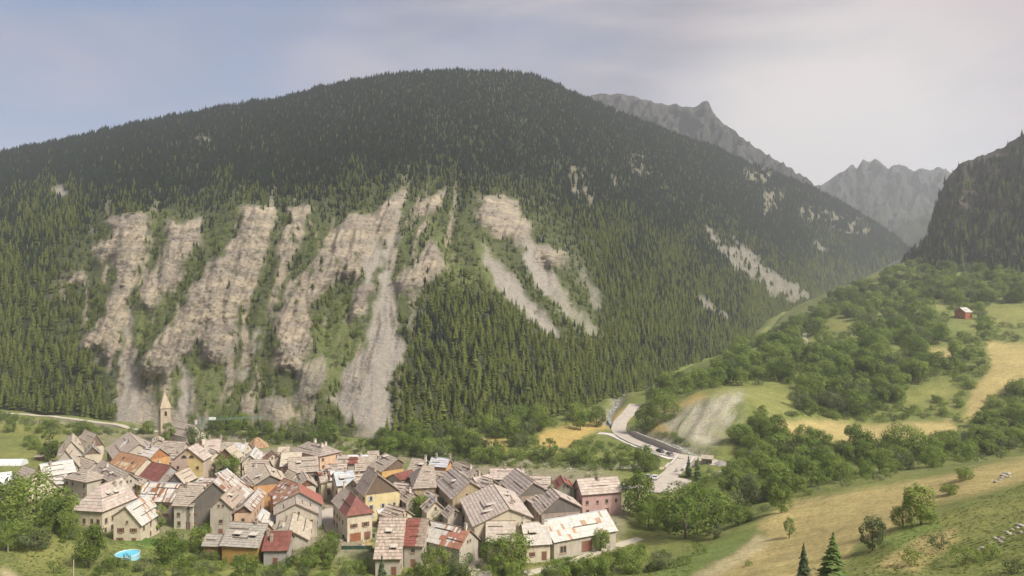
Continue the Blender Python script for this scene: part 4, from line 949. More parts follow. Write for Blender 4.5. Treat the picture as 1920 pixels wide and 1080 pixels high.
def window_meshes():
    f = MB(); t = 0.1
    f.box(-.5, .5, -.07, .0, -.5, -.5 + t); f.box(-.5, .5, -.07, .0, .5 - t, .5); f.box(-.5, -.5 + t, -.065, .0, -.5 + t, .5 - t); f.box(.5 - t, .5, -.065, .0, -.5 + t, .5 - t)
    f.box(-.04, .04, -.05, .0, -.5 + t, .5 - t)
    p = MB(); p.poly([(-.4, -.02, -.4), (.4, -.02, -.4), (.4, -.02, .4), (-.4, -.02, .4)])
    s = MB(); s.box(-.46, .0, -.06, -.01, -.5, .5)
    for k in range(5): s.box(-.4, -.06, -.075, -.06, -.42 + k * .17, -.34 + k * .17)
    l = MB(); l.box(-.58, .58, -.16, 0, -.58, -.5)
    a = MB(); pts = [(0.5 * math.cos(t_), -.03, -.3 + 0.6 * math.sin(t_)) for t_ in np.linspace(0, math.pi, 12)]
    a.poly(pts[::-1])
    af = MB()
    for i in range(11):
        q0, q1 = pts[i], pts[i + 1]; af.tube((q0[0], -.05, q0[2]), (q1[0], -.05, q1[2]), .05, .05, 4)
    af.box(-.55, .55, -.1, 0, -.37, -.3)
    return (f.mesh('window_frame', M_FRAME), p.mesh('window_pane', M_GLASS), s.mesh('shutter_blue', M_SHUT_BLUE), s.mesh('shutter_brown', M_SHUT_BROWN), l.mesh('window_sill', M_STONEW),
            a.mesh('half_round_pane', M_GLASS), af.mesh('half_round_frame', M_FRAME))
WF, WP, WSB, WSR, WSL, WAP, WAF = window_meshes()
def window(root, loc, ang, w, h, shut=None, kind='window'):
    o = obj(kind, WAF if kind == 'attic_window' else WF, root, loc, ang, (w, 1, h))
    obj('pane', WAP if kind == 'attic_window' else WP, o)
    if kind != 'attic_window': obj('sill', WSL, o)
    if shut:
        for sx, x in ((1, -.5), (-1, .5)):
            q = obj('shutter', WSB if shut == 'b' else WSR, o, (x, 0, 0)); q.scale = (sx, 1, 1)
    return o
def door(root, loc, ang, w, h, mat=None, name='door'):
    m = MB(); m.box(-w / 2 - .12, w / 2 + .12, -.05, 0, 0, h + .12)
    o = m.build(name, M_STONEW, root); o.location = loc; o.rotation_euler = (0, 0, ang)
    p = MB(); nb = max(2, int(w / .35))
    for k in range(nb): p.box(-w / 2 + k * w / nb + .01, -w / 2 + (k + 1) * w / nb - .01, -.085, -.05, 0, h)
    p.build('door_leaf', mat or M_SHUT_BROWN, o)

def house(s, r):
    o = roof_numbers(s); d, n, L, w, q, hr = o['d'], o['n'], o['L'], o['w'], o['q'], o['hr']
    c = (o['RA'][:2] + o['RB'][:2]) / 2; ang = math.atan2(d[1], d[0]); sE = 1 if w > 0 else -1
    hA, hB = s.get('hA', 0), s.get('hB', 0); xa, xb = -L / 2, L / 2; W, Q = abs(w), q
    if s.get('shed'): W2, Q2 = 0.25, 0.1
    elif 'w2' in o: W2, Q2 = abs(o['w2']), max(0.8, o['q2'])
    else: W2, Q2 = W, Q
    root = empty(s.get('name', 'village_house'), (c[0], c[1], s.get('z0', 0)), ang); tag(root, s['label'], s.get('cat', 'house'), s.get('group', 'houses of the village') if s.get('group') != '' else None)
    side = {0: (sE, W, Q), 1: (-sE, W2, Q2)}
    mw = wallm(s['wall']); og, oe = 0.45, 0.45
    # walls
    x0, x1 = xa - hA + og, xb + hB - og
    def ytop(k): sg, W_, Q_ = side[k]; y = max(0.15, W_ - oe); return sg * y, hr - 0.22 - Q_ * y / W_
    (ya, za), (yb, zb) = ytop(0), ytop(1); base = -1.6
    wb = MB(); rz_ = hr - 0.26
    for x, hip in ((x0, hA), (x1, hB)):
        pts = [(x, ya, base), (x, ya, za)] + ([] if hip else [(x, 0, rz_)]) + [(x, yb, zb), (x, yb, base)]
        wb.poly(pts)
    wb.poly([(x0, ya, base), (x1, ya, base), (x1, ya, za), (x0, ya, za)]); wb.poly([(x0, yb, base), (x1, yb, base), (x1, yb, zb), (x0, yb, zb)])
    wb.build('wall', mw, root)
    # roof: slab, verge boards, then the laid pieces as one mass on top
    rb, tb = MB(), MB(); kind = s['roof']; tm = ROOFS[kind][3]
    faces = []
    for k in (0, 1):
        sg, W_, Q_ = side[k]
        faces.append(((xa, 0, hr), (xb, 0, hr), (xa - hA, sg * W_, hr - Q_), (xb + hB, sg * W_, hr - Q_), k))
    for x, hp in ((xa, hA), (xb, hB)):
        if hp:
            xx = x - hp if x == xa else x + hp
            faces.append(((x, 0, hr), (x, 0, hr), (xx, side[0][0] * W, hr - Q), (xx, side[1][0] * W2, hr - Q2), 2))
    for RL, RR, EL, ER, k in faces:
        v = [Vector(p) for p in (RL, RR, ER, EL)]; lowv = Vector((0, 0, -0.2))
        if k == 2:
            rb.hexa([v[0] + lowv, v[0] + lowv * 1.01, v[2] + lowv, v[3] + lowv, v[0], v[0] + Vector((0, 0, .001)), v[2], v[3]])
        else:
            rb.hexa([p + lowv for p in v] + v)
        kk = kind
        if kind == 'r2' and k == 1: kk = 'k'
        if kind == 'rt' and k == 2: kk = 'r'
        if s.get('shed') and k == 1: continue
        if kind == 'n3' and k == 1: kk = 's'
        tile_slope(tb, RL, RR, EL, ER, kk, r)
    roof = rb.build('roof', M_EDGE, root)
    tag(tb.build('roof_shingles' if tm is M_TILE else 'roof_sheets', tm, roof, colors=True), kind='stuff')
    rc = MB(); rc.tube((xa - .05, 0, hr + .06), (xb + .05, 0, hr + .06), .13, .13, 6); rc.build('ridge_cap', M_EDGE if kind not in ('w', 'u', 'ws', 's') else M_SHUT_BLUE, roof)
    for k in (0, 1):
        sg, W_, Q_ = side[k]
        if W_ < 2 or kind in ('r', 'r2', 'o'): continue
        for v in ((.3, .68) if r.random() < .6 else (.55,)):
            u0 = r.uniform(0, .45); u1 = min(1, u0 + r.uniform(.35, .7)); x_0, x_1 = lerp(xa - hA * v, xb + hB * v, u0), lerp(xa - hA * v, xb + hB * v, u1)
            m_ = MB(); m_.tube((x_0, sg * W_ * v, hr - Q_ * v + .24), (x_1, sg * W_ * (v + r.uniform(-.015, .015)), hr - Q_ * v + .24), .1, .1, 5); m_.build('snow_guard', M_WOOD, roof)
    # boarded gable over the masonry
    if s.get('gab'):
        mg = wallm(s['gab'])
        for x, hip, dx in ((x0, hA, -.05), (x1, hB, .05)):
            if hip: continue
            zl = min(za, zb) - 0.05; g = MB()
            def inset(y, z): return (x + dx, y * 0.985, z)
            g.poly([inset(ya, zl), inset(ya, za - .02), (x + dx, 0, rz_ - .02), inset(yb, zb - .02), inset(yb, zl)]); g.build('boarded_gable', mg, root)
            if s['gab'] in ('wood', 'redwood', 'orangewood'):
                bt = MB(); k = int(abs(ya - yb) / 0.5)
                for i in range(1, k):
                    y = lerp(ya, yb, i / k); zt = lerp(rz_, za if (y > 0) == (ya > 0) else zb, abs(y) / (abs(ya) if (y > 0) == (ya > 0) else abs(yb)))
                    if zt - .1 > zl: bt.box(x + dx * 1.8 - .02, x + dx * 1.8 + .02, y - .03, y + .03, zl, zt - .06)
                bt.build('batten', M_WOOD, root)
    # faces towards the viewer get windows and doors
    ca, sa = math.cos(ang), math.sin(ang)
    def facing(nx, ny):
        gx, gy = ca * nx - sa * ny, sa * nx + ca * ny; vx, vy = -c[0], -c[1]; m = math.hypot(vx, vy)
        return (gx * vx + gy * vy) / m
    walls = []
    for (nx, ny, ln, ht, gable, org) in ((-1, 0, abs(ya - yb), min(za, zb), not hA, (x0, (ya + yb) / 2)), (1, 0, abs(ya - yb), min(za, zb), not hB, (x1, (ya + yb) / 2)),
                                         (0, 1 if ya > 0 else -1, x1 - x0, za, False, (0.5 * (x0 + x1), ya)), (0, 1 if yb > 0 else -1, x1 - x0, zb, False, (0.5 * (x0 + x1), yb))):
        f = facing(nx, ny)
        if f > 0.12: walls.append((f, nx, ny, ln, ht, gable, org))
    walls.sort(key=lambda t_: -t_[0])
    for wi, (f, nx, ny, ln, ht, gable, org) in enumerate(walls):
        a_ = math.atan2(ny, nx) + math.pi / 2
        def put(u, z): return (org[0] - ny * u + nx * .012, org[1] + nx * u + ny * .012, z)
        fl = max(1, int((ht - 0.3) // 2.5)); ncol = max(1, int(ln / (2.2 if s.get('tall') else 2.9)))
        shut = 'b' if s.get('shut') else ('r' if r.random() < 0.25 else None)
        gar = s.get('garage') and wi == 0; barn = s.get('barn')
        for k in range(fl):
            z = 1.55 + 2.55 * k
            if z > ht - 0.55: continue
            for j in range(ncol):
                u = (j + 0.5 - ncol / 2) * ln / ncol
                if gar and k == 0: continue
                if barn: continue
                if k == 0 and j == ncol // 2 and wi == 0 and ln > 3:
                    door(root, put(u, 0.0), a_, 1.1, 2.05); continue
                if not s.get('tall') and r.random() < (0.3 if f > 0.4 else 0.5): continue
                window(root, put(u + r.uniform(-.2, .2), z), a_, r.choice((.8, .95, 1.05)), 1.55 if s.get('tall') else r.choice((1.05, 1.25)), shut)
        if gar:
            door(root, put(-ln * .18, 0), a_, 2.9, 2.1, plain('garage_door', (0.3, 0.12, 0.06), .7), 'garage_door'); door(root, put(ln * .3, 0), a_, 1.6, 2.0)
        if barn:
            if abs(ny) > .5:
                door(root, put((-.02 if ny > 0 else .02) * ln, 0), a_, 3.1, 2.7, None, 'barn_door'); window(root, put(ln * (.36 if ny > 0 else -.36), 1.6), a_, 2.0, 1.9)
            else: window(root, put(0, 2.0), a_, 1, 1)
        if gable and s.get('attic'):
            for u in (-1.3, 1.3): window(root, put(u, ht + 1.2), a_, 1.7, 1.5, None, 'attic_window')
        elif gable and hr - ht > 1.9 and s.get('gab') != 'dark':
            for u in ((-.55, .55) if r.random() < .6 else (0,)): window(root, put(u, ht + .55), a_, .6, .75)
        if s.get('attic') and gable:
            fm = MB(); sg = 1 if (-ny if abs(ny) > .5 else nx) > 0 else -1
            yy0, yy1 = (0.0, yb) if facing(0, 1) * 0 == 0 and (c[0] * 0 + (-sa) * yb) > (-sa) * ya else (0.0, ya)
            zz = zb if yy1 == yb else za
            fm.poly([(org[0] + nx * .008, yy0, -1), (org[0] + nx * .008, yy1, -1), (org[0] + nx * .008, yy1, zz), (org[0] + nx * .008, yy0, rz_)])
            fm.build('painted_facade', wallm('yellow'), root)
        if s.get('balc') and gable:
            b = MB(); b.box(-1.4, 1.4, -.9, 0, 0, .14); b.box(-1.4, 1.4, -.9, -.84, .95, 1.02)
            for k in range(11): b.box(-1.38 + k * .27, -1.33 + k * .27, -.89, -.85, .14, .95)
            q_ = b.build('balcony', M_WOOD, root); q_.location = put(ln * .2, 2.9); q_.rotation_euler = (0, 0, a_)
    # dormers, skylights, chimneys
    for (k, u, v) in s.get('dorm', []):
        sg, W_, Q_ = side[k]; x = lerp(xa, xb, u); y = sg * W_ * v; z = hr - Q_ * v
        dw = 1.5 if s.get('bigdorm') else 1.25; dh = 1.1; run = dh / (Q_ / W_) * 0.85
        m = MB(); yf = y + sg * 0.05; yk = y - sg * run; zt = z + dh * .86
        m.hexa([(x - dw / 2, yf, z - .4), (x + dw / 2, yf, z - .4), (x + dw / 2, yk, z), (x - dw / 2, yk, z), (x - dw / 2, yf, zt - .2), (x + dw / 2, yf, zt - .2), (x + dw / 2, yk, zt), (x - dw / 2, yk, zt)])
        dn = m.build('dormer', M_WOOD, root)
        m = MB(); e = .22; y2, y3 = yf + sg * .35, yk - sg * 0.5
        m.hexa([(x - dw / 2 - e, y2, zt - .33), (x + dw / 2 + e, y2, zt - .33), (x + dw / 2 + e, y3, zt + .05), (x - dw / 2 - e, y3, zt + .05), (x - dw / 2 - e, y2, zt - .22), (x + dw / 2 + e, y2, zt - .22), (x + dw / 2 + e, y3, zt + .16), (x - dw / 2 - e, y3, zt + .16)])
        m.build('dormer_roof', plain('dormer_sheet', (0.5, 0.46, 0.4), .6, .15), dn)
        wo = obj('dormer_window', WF, dn, (x, yf + sg * .01, z + .18), math.pi if sg > 0 else 0, (dw * .7, 1, .62)); wo.data = WP_DORM
    for (u, v) in s.get('sky', []):
        sg, W_, Q_ = side[0]; m = MB(); x = lerp(xa, xb, u)
        P_ = [Vector((x + a, sg * W_ * (v + b), hr - Q_ * (v + b) + .16)) for a, b in ((-.4, -.08), (.4, -.08), (.4, .08), (-.4, .08))]
        m.hexa([p - Vector((0, 0, .14)) for p in P_] + P_); m.build('skylight', M_GLASS, roof)
    for (u, k, v) in s.get('chim', []):
        sg, W_, Q_ = side[k]; x = lerp(xa, xb, u); y = sg * W_ * v; z = hr - Q_ * v; a = .42 if s.get('bigchim') else .32; hh = 1.35
        m = MB(); m.box(x - a, x + a, y - a, y + a, z - .8, z + hh); ch = m.build('chimney', wallm('white') if s.get('bigchim') or r.random() < .4 else M_STONEW, root)
        m = MB(); m.box(x - a - .1, x + a + .1, y - a - .1, y + a + .1, z + hh, z + hh + .1); m.box(x - a + .08, x + a - .08, y - a + .08, y + a - .08, z + hh + .1, z + hh + .35); m.build('chimney_cap', M_STONEW, ch)
    return root
_p = MB(); _p.poly([(-.5, -.02, -.5), (.5, -.02, -.5), (.5, -.02, .5), (-.5, -.02, .5)]); WP_DORM = _p.mesh('dormer_pane', M_GLASS)
for _i, _s in enumerate(H): house(_s, random.Random(500 + _i))
# small houses that close the gaps of the packed village
FOOT_R = []
def footprint(s):
    o = roof_numbers(s); c = (o['RA'][:2] + o['RB'][:2]) / 2
    return (c[0], c[1], o['L'] / 2 + 0.5 * (s.get('hA', 0) + s.get('hB', 0)), max(abs(o['w']), abs(o.get('w2', o['w']))) , math.atan2(o['d'][1], o['d'][0]), s['label'])
FOOT_R = [footprint(s) for s in H]
LANES = [[(612, 955), (622, 985), (640, 1010), (650, 1030)], [(868, 1000), (878, 1035), (895, 1060), (905, 1090)]]
LANES = [[(p[0], p[1]) for p in (hit(*q) for q in l_)] for l_ in LANES]
VCORE = raster([[(130, 880), (300, 862), (560, 880), (700, 898), (880, 915), (1075, 935), (1070, 945), (960, 960), (870, 985), (690, 1000), (600, 1000), (400, 975), (330, 960), (250, 945), (170, 915)]])
_r = random.Random(41); _n_fill = 0; _used = set()
for _ in range(4000):
    if _n_fill >= 34: break
    qx, qy = _r.uniform(120, 1090), _r.uniform(820, 1005)
    if look(VCORE, qx, qy) < .5: continue
    x, y, z = hit(qx, qy); Lf, wf = _r.uniform(5.0, 8.5) / 2, _r.uniform(2.3, 3.3)
    nb = min(FOOT_R, key=lambda f: math.hypot(f[0] - x, f[1] - y)); an = nb[4] + _r.choice((0, 0, math.pi / 2)) + _r.uniform(-.12, .12)
    bad = any(seg_dist(np.array([x]), np.array([y]), l_)[0] < 4.0 for l_ in LANES)
    for (fx, fy, fl, fw, fa, _lb) in FOOT_R:
        if bad or math.hypot(fx - x, fy - y) > 30: continue
        for (u, v) in ((0, 0), (-1, -1), (1, -1), (-1, 1), (1, 1), (0, 1), (0, -1), (1, 0), (-1, 0)):
            gx = x + .72 * (u * Lf * math.cos(an) - v * wf * math.sin(an)); gy = y + .72 * (u * Lf * math.sin(an) + v * wf * math.cos(an))
            dx, dy = gx - fx, gy - fy; lu = abs(math.cos(fa) * dx + math.sin(fa) * dy); lv = abs(-math.sin(fa) * dx + math.cos(fa) * dy)
            if lu < fl - .3 and lv < fw - .3: bad = True; break
    if bad: continue
    d_ = np.array([math.cos(an), math.sin(an)]); hw_ = _r.uniform(3.2, 5.2); q_ = wf * math.tan(math.radians(_r.uniform(34, 42)))
    rf = _r.choice(('t', 't', 'p', 'p', 'n', 'g', 'w', 's', 'p2', 't3')); rn = {'t': 'brown', 'p': 'pinkish', 'n': 'tan', 'g': 'grey', 'w': 'white', 's': 'rust-streaked', 'p2': 'grey-brown', 't3': 'weathered'}[rf]
    pos = ('left of' if x < nb[0] else 'right of') if abs(x - nb[0]) > abs(y - nb[1]) else ('in front of' if y < nb[1] else 'behind')
    lab = 'small %s roof squeezed %s the %s' % (rn, pos, ' '.join(nb[5].split()[:7]))
    if lab in _used: continue
    _used.add(lab); lab = ' '.join(lab.split()[:16])
    s_ = dict(label=lab, roof=rf, wall=_r.choice(('cream', 'stone', 'stone', 'white', 'ochrestone')), hw=hw_, chim=[(_r.uniform(.2, .8), _r.choice((0, 1)), .2)] if _r.random() < .5 else [], num=dict(RA=np.array([x - d_[0] * Lf, y - d_[1] * Lf, 0]), RB=np.array([x + d_[0] * Lf, y + d_[1] * Lf, 0]), d=d_, n=np.array([-d_[1], d_[0]]), L=2 * Lf, w=wf, q=q_, hr=hw_ + q_))
    house(s_, random.Random(1200 + _n_fill)); FOOT_R.append((x, y, Lf, wf, an, lab.replace('small ', ''))); _n_fill += 1
print('fill houses', _n_fill)
# ------------------------------------------------------------------ trees one by one: those that stand out
def tree_at(name, proto, px, py, hpx, label, cat='tree', wide=1.0, group=None, sink=0.0):
    x, y, z = hit(px, py); h = hpx / F * y
    return plant(name, proto, (x, y, z - sink), h, label, cat, group, wide)
def conifer_at(name, crown, px, py, hpx, label, wide=1.0):
    x, y, z = hit(px, py); h = hpx / F * y
    return plant(name, (crown, TRUNK), (x, y, z), h, label, 'tree', None, wide)
TREE = 'broadleaf_tree'
for a in ((ROUND[1], 68, 992, 108, 'big round leafy tree at the left edge below the white roof', 1.05), (ROUND[0], 14, 978, 92, 'leafy tree cut by the left picture edge', 1.0),
          (TALL[0], 120, 990, 78, 'slim tree right of the big round tree at the left', 1.2), (ROUND[2], 98, 1000, 70, 'mid green tree in front of the gabled barn at the left', 1.1),
          (GREYT[0], 66, 1032, 48, 'silvery bush-like tree on the left slope', 1.25), (ROUND[3], 30, 1028, 60, 'low spreading tree at the far left slope', 1.1), (ROUND[0], 128, 1005, 55, 'small tree on the slope above the silvery bush', 1.0),
          (ROUND[2], 166, 1064, 84, 'lone bushy tree left of the blue pool', 0.85), (TALL[1], 296, 1000, 52, 'tree beside the small white roofed barn', 1.35),
          (ROUND[0], 427, 906, 56, 'dense round tree in the village beside the yellow house', 1.0), (TALL[0], 316, 834, 42, 'dark tree at the foot of the church tower', 1.15), (GREYT[1], 364, 838, 42, 'grey-green tree right of the church nave', 1.0),
          (PURPLET[0], 603, 926, 48, 'dark purple-leaved tree in the village', 1.0), (ROUND[2], 790, 978, 50, 'light green tree behind the front roofs', 1.0), (GREYT[0], 824, 990, 42, 'dusty olive tree in the village garden', 1.2),
          (ROUND[3], 962, 1066, 72, 'big dark tree hiding the pale slab-roofed wing', 1.0), (ROUND[0], 925, 1072, 62, 'dark tree at the lane left of the big dark tree', 1.0), (TALL[1], 940, 1090, 50, 'pointed young tree in front of the big dark tree', 1.3),
          (ROUND[2], 1126, 1036, 46, 'small dark tree before the long white-roofed barn', 0.9), (ROUND[0], 1196, 972, 90, 'tall dense tree right of the pink house', 0.85), (ROUND[3], 1285, 1010, 108, 'large bright green tree between village and meadow', 1.1),
          (ROUND[1], 1340, 985, 70, 'broad tree right of the large bright tree', 1.0), (GREYT[1], 1395, 938, 52, 'pale grey-green tree behind the path end', 1.1), (GREYT[0], 1366, 960, 50, 'silvery tree beside the path end', 1.2),
          (ROUND[0], 1465, 962, 56, 'rounded tree on the edge of the dry meadow', 0.9), (ROUND[2], 1727, 984, 78, 'leafy tree in the middle of the right meadow', 1.0), (ROUND[1], 1693, 990, 42, 'low tree left of the meadow tree', 1.0),
          (GREYT[1], 1636, 1034, 72, 'grey-green tree at the lower edge of the dry meadow', 0.8), (TALL[0], 1480, 1010, 40, 'slender young tree standing alone on the dry meadow', 1.0), (ROUND[0], 815, 1092, 68, 'tree at the bottom edge before the white and rust roof', 0.9),
          (GREYT[0], 858, 1085, 62, 'bare-branched greyish tree before the rust-red roof', 1.0), (ROUND[3], 462, 1092, 60, 'dark tree at the bottom below the ochre house', 0.9), (ROUND[1], 320, 1058, 62, 'bushy tree right of the blue pool', 1.1),
          (ROUND[0], 375, 1030, 48, 'tree left of the ochre annex', 1.0), (ROUND[2], 400, 998, 28, 'yellow-green shrub tree below the grey gable', 1.3), (ROUND[3], 610, 1050, 50, 'tree beside the lane right of the tan roof', 0.9), (ROUND[0], 625, 1030, 36, 'small tree by the fenced garden', 1.0),
          (ROUND[1], 582, 1065, 42, 'bush-like tree below the tan roof', 1.0), (ROUND[2], 960, 1092, 40, 'tree at the bottom edge beside the lane', 1.0), (ROUND[1], 1045, 1092, 44, 'dark thicket tree at the bottom below the barn', 1.3), (ROUND[0], 1120, 1090, 50, 'dark thicket tree below the barn end', 1.3),
          (ROUND[3], 1185, 1075, 52, 'thicket tree left of the green strip', 1.2), (GREYT[0], 1240, 1068, 40, 'greyish shrub tree at the foot of the large bright tree', 1.2), (ROUND[2], 1070, 1080, 36, 'low thicket tree beside the dirt track', 1.4),
          (ROUND[0], 1210, 815, 52, 'round tree left of the gravel scar above the road', 0.9), (ROUND[3], 1245, 790, 60, 'leafy tree above the road bend', 1.0), (ROUND[1], 1118, 800, 40, 'round tree on the straw field by the road', 1.0), (ROUND[2], 1088, 806, 38, 'second round tree on the straw field', 1.0),
          (ROUND[0], 1610, 855, 62, 'big dark tree at the edge of the far field', 1.1), (ROUND[3], 1700, 862, 72, 'tall broad tree in front of the far field', 1.1), (TALL[1], 93, 868, 62, 'feathery tall tree left of the tan gabled house', 1.0),
          (ROUND[2], 1210, 885, 50, 'dark tree by the parked silver car', 1.0), (ROUND[1], 1810, 900, 24, 'low bush on the meadow ridge', 1.6), (ROUND[0], 1780, 930, 22, 'dark shrub clump right of the meadow tree', 1.8), (GREYT[1], 1340, 1010, 30, 'shrub at the start of the dirt path', 1.3)):
    tree_at(TREE, a[0], a[1], a[2], a[3], a[4], wide=a[5])
conifer_at('spruce_tree', SPRUCE_FINE[0], 1507, 1080, 64, 'small dark spruce at the bottom of the dry meadow')
conifer_at('larch_tree', LARCH_FINE[0], 1562, 1096, 98, 'pale green larch at the bottom edge beside the spruce', 1.3)
conifer_at('spruce_tree', SPRUCE_FINE[1], 716, 1094, 54, 'young spruce in front of the weathered shingle roof')
conifer_at('spruce_tree', SPRUCE_FINE[1], 1291, 896, 42, 'dark spruce beside the little bridge')
conifer_at('larch_tree', LARCH_FINE[1], 1309, 902, 44, 'larch right of the spruce at the bridge', 1.1)

# ------------------------------------------------------------------ hedges and woods of broadleaf trees, area by area
FIELDS = np.clip(DRY + YEL + STRAW + SCAR + PATH + raster([[(1778, 585), (1832, 585), (1838, 640), (1776, 640)]]), 0, 1)
ROADPX = raster([[(1165, 770), (1200, 775), (1200, 810), (1260, 832), (1330, 855), (1370, 870), (1360, 885), (1300, 880), (1260, 925), (1205, 925), (1200, 900), (1240, 880), (1240, 858), (1180, 840), (1110, 818), (1130, 800)]], 4)
TAKEN = []
def wood(poly, n, hmin, hmax, protos, label, group, name=TREE, gap=3.2, field=True, avoid=None, xw=(0.9, 1.3)):
    P_ = np.array(poly, float); k = 0; tries = 0
    R_ = raster([poly])
    bx = NP.uniform(P_[:, 0].min(), P_[:, 0].max(), n * 40); by = NP.uniform(P_[:, 1].min(), P_[:, 1].max(), n * 40)
    ins = look(R_, bx, by) > 0.5; bx, by = bx[ins][:n * 9], by[ins][:n * 9]
    hh = hits(bx, by)
    qx, qy = proj(hh[:, 0], hh[:, 1], hh[:, 2])
    for i in range(len(hh)):
        if k >= n: break
        x, y, z = map(float, hh[i])
        if y > 1150 or (y > foot_depth(qx[i]) - 2): continue
        if field and look(FIELDS, qx[i], qy[i]) > 0.35: continue
        if look(ROADPX, qx[i], qy[i]) > 0.2: continue
        if any(abs(x - a) < gap and abs(y - b) < gap for a, b in TAKEN): continue
        TAKEN.append((x, y)); k += 1
        plant(name, RNG.choice(protos), (x, y, z - 0.2), RNG.uniform(hmin, hmax), label, 'shrub' if name == 'shrub' else 'tree', group, RNG.uniform(*xw))
    return k
ALLB = ROUND + TALL[:1] + ROUND[:2] + GREYT[:1]
cnt = {}
cnt['hump'] = wood([(1195, 770), (1240, 725), (1300, 712), (1350, 690), (1400, 655), (1470, 612), (1490, 690), (1480, 726), (1380, 726), (1262, 748), (1215, 790)], 32, 8, 13, ROUND, 'bright leafy tree in the wood above the gravel scar', 'leafy trees above the gravel scar')
cnt['hill'] = wood([(1470, 620), (1560, 562), (1640, 545), (1740, 575), (1720, 590), (1840, 605), (1862, 640), (1840, 690), (1790, 712), (1700, 735), (1630, 785), (1480, 785), (1440, 765), (1500, 720)], 54, 7.5, 13, ALLB, 'leafy tree on the hedged hillside below the red house', 'leafy trees on the hedged hillside')
cnt['upper'] = wood([(1560, 560), (1700, 505), (1930, 490), (1930, 572), (1850, 576), (1720, 560), (1600, 575)], 22, 8, 13, ALLB, 'tree on the upper hillside under the dark crag', 'trees under the dark crag', gap=5)
cnt['rightedge'] = wood([(1800, 800), (1850, 780), (1880, 720), (1960, 690), (1960, 850), (1800, 860)], 16, 6, 10.5, ALLB, 'leafy tree at the right edge beyond the dry meadow', 'leafy trees at the right edge')
cnt['hedge'] = wood([(1390, 800), (1440, 790), (1480, 825), (1600, 845), (1800, 838), (1930, 800), (1930, 842), (1700, 885), (1500, 925), (1400, 955), (1345, 930), (1375, 885)], 52, 5, 10, ALLB, 'tree in the hedge between the dry meadow and the stream', 'hedge trees behind the dry meadow')
cnt['belt'] = wood([(380, 800), (700, 826), (860, 808), (1110, 775), (1130, 798), (1000, 812), (960, 868), (1110, 858), (1165, 882), (900, 874), (560, 836), (380, 820)], 42, 5, 9.5, ROUND + TALL, 'leafy tree in the river belt behind the village roofs', 'river belt trees behind the village')
cnt['left'] = wood([(-20, 785), (60, 800), (150, 812), (240, 806), (300, 815), (190, 815), (130, 850), (90, 870), (60, 845), (-20, 840)], 12, 4, 7.5, ALLB, 'tree on the field edge left of the tan gabled houses', 'trees in the fields at the left', field=False)
cnt['front'] = wood([(1185, 945), (1240, 950), (1330, 955), (1390, 985), (1330, 1010), (1240, 1000), (1185, 985)], 10, 4, 7.5, ALLB, 'tree in the thicket between the square and the meadow', 'thicket between the square and the meadow')
print('trees', cnt, sum(cnt.values()))
for a in ((BUSH[0], 1715, 1060, 34, 'olive shrub on the rough slope at the lower right', 1.0), (BUSHG[0], 1765, 1030, 30, 'greyish shrub on the rough slope', 1.0), (BUSH[1], 1810, 1060, 40, 'yellow-green bush at the lower right corner', 1.0),
          (BUSH[0], 1860, 1050, 30, 'bush below the row of pale stones', 1.0), (BUSHG[0], 1895, 1075, 36, 'bush at the lower right picture corner', 1.0), (BUSH[1], 1310, 1040, 24, 'dark shrub beside the dirt path', 1.2), (BUSH[0], 1280, 1060, 22, 'round shrub at the lower end of the green strip', 1.2),
          (BUSHG[0], 1235, 1050, 20, 'dry brown shrub below the large bright tree', 1.2), (BUSH[1], 100, 1075, 26, 'shrub on the grass slope at the lower left', 1.0), (BUSH[0], 210, 1072, 30, 'shrub in front of the blue pool', 1.1), (BUSHG[0], 262, 1070, 26, 'grey shrub right below the blue pool', 1.1),
          (BUSH[1], 520, 1078, 26, 'bush below the dark red front roof', 1.3), (BUSH[0], 1405, 1062, 12, 'tiny shrub on the dirt path side', 1.2), (BUSH[0], 556, 1050, 22, 'bush beside the red roof corner', 1.2), (BUSH[0], 660, 1075, 26, 'bush at the foot of the garden lane', 1.2)):
    tree_at('shrub', a[0], a[1], a[2], a[3], a[4], 'shrub', a[5], sink=0.15)
SHRUBS = [o for o in COL.objects if o.name.split('.')[0] == 'crown' and o.parent and o.parent.name.startswith('shrub')]
PROT_B = [next(o for o in SHRUBS if o.data == b[0]) for b in BUSH + BUSHG]

# the rest of the woods, too many to tell apart
ROUND_OBJ = [next(o for o in COL.objects if o.name.split('.')[0] == 'crown' and o.data == b[0]) for b in ROUND + GREYT[:1]]
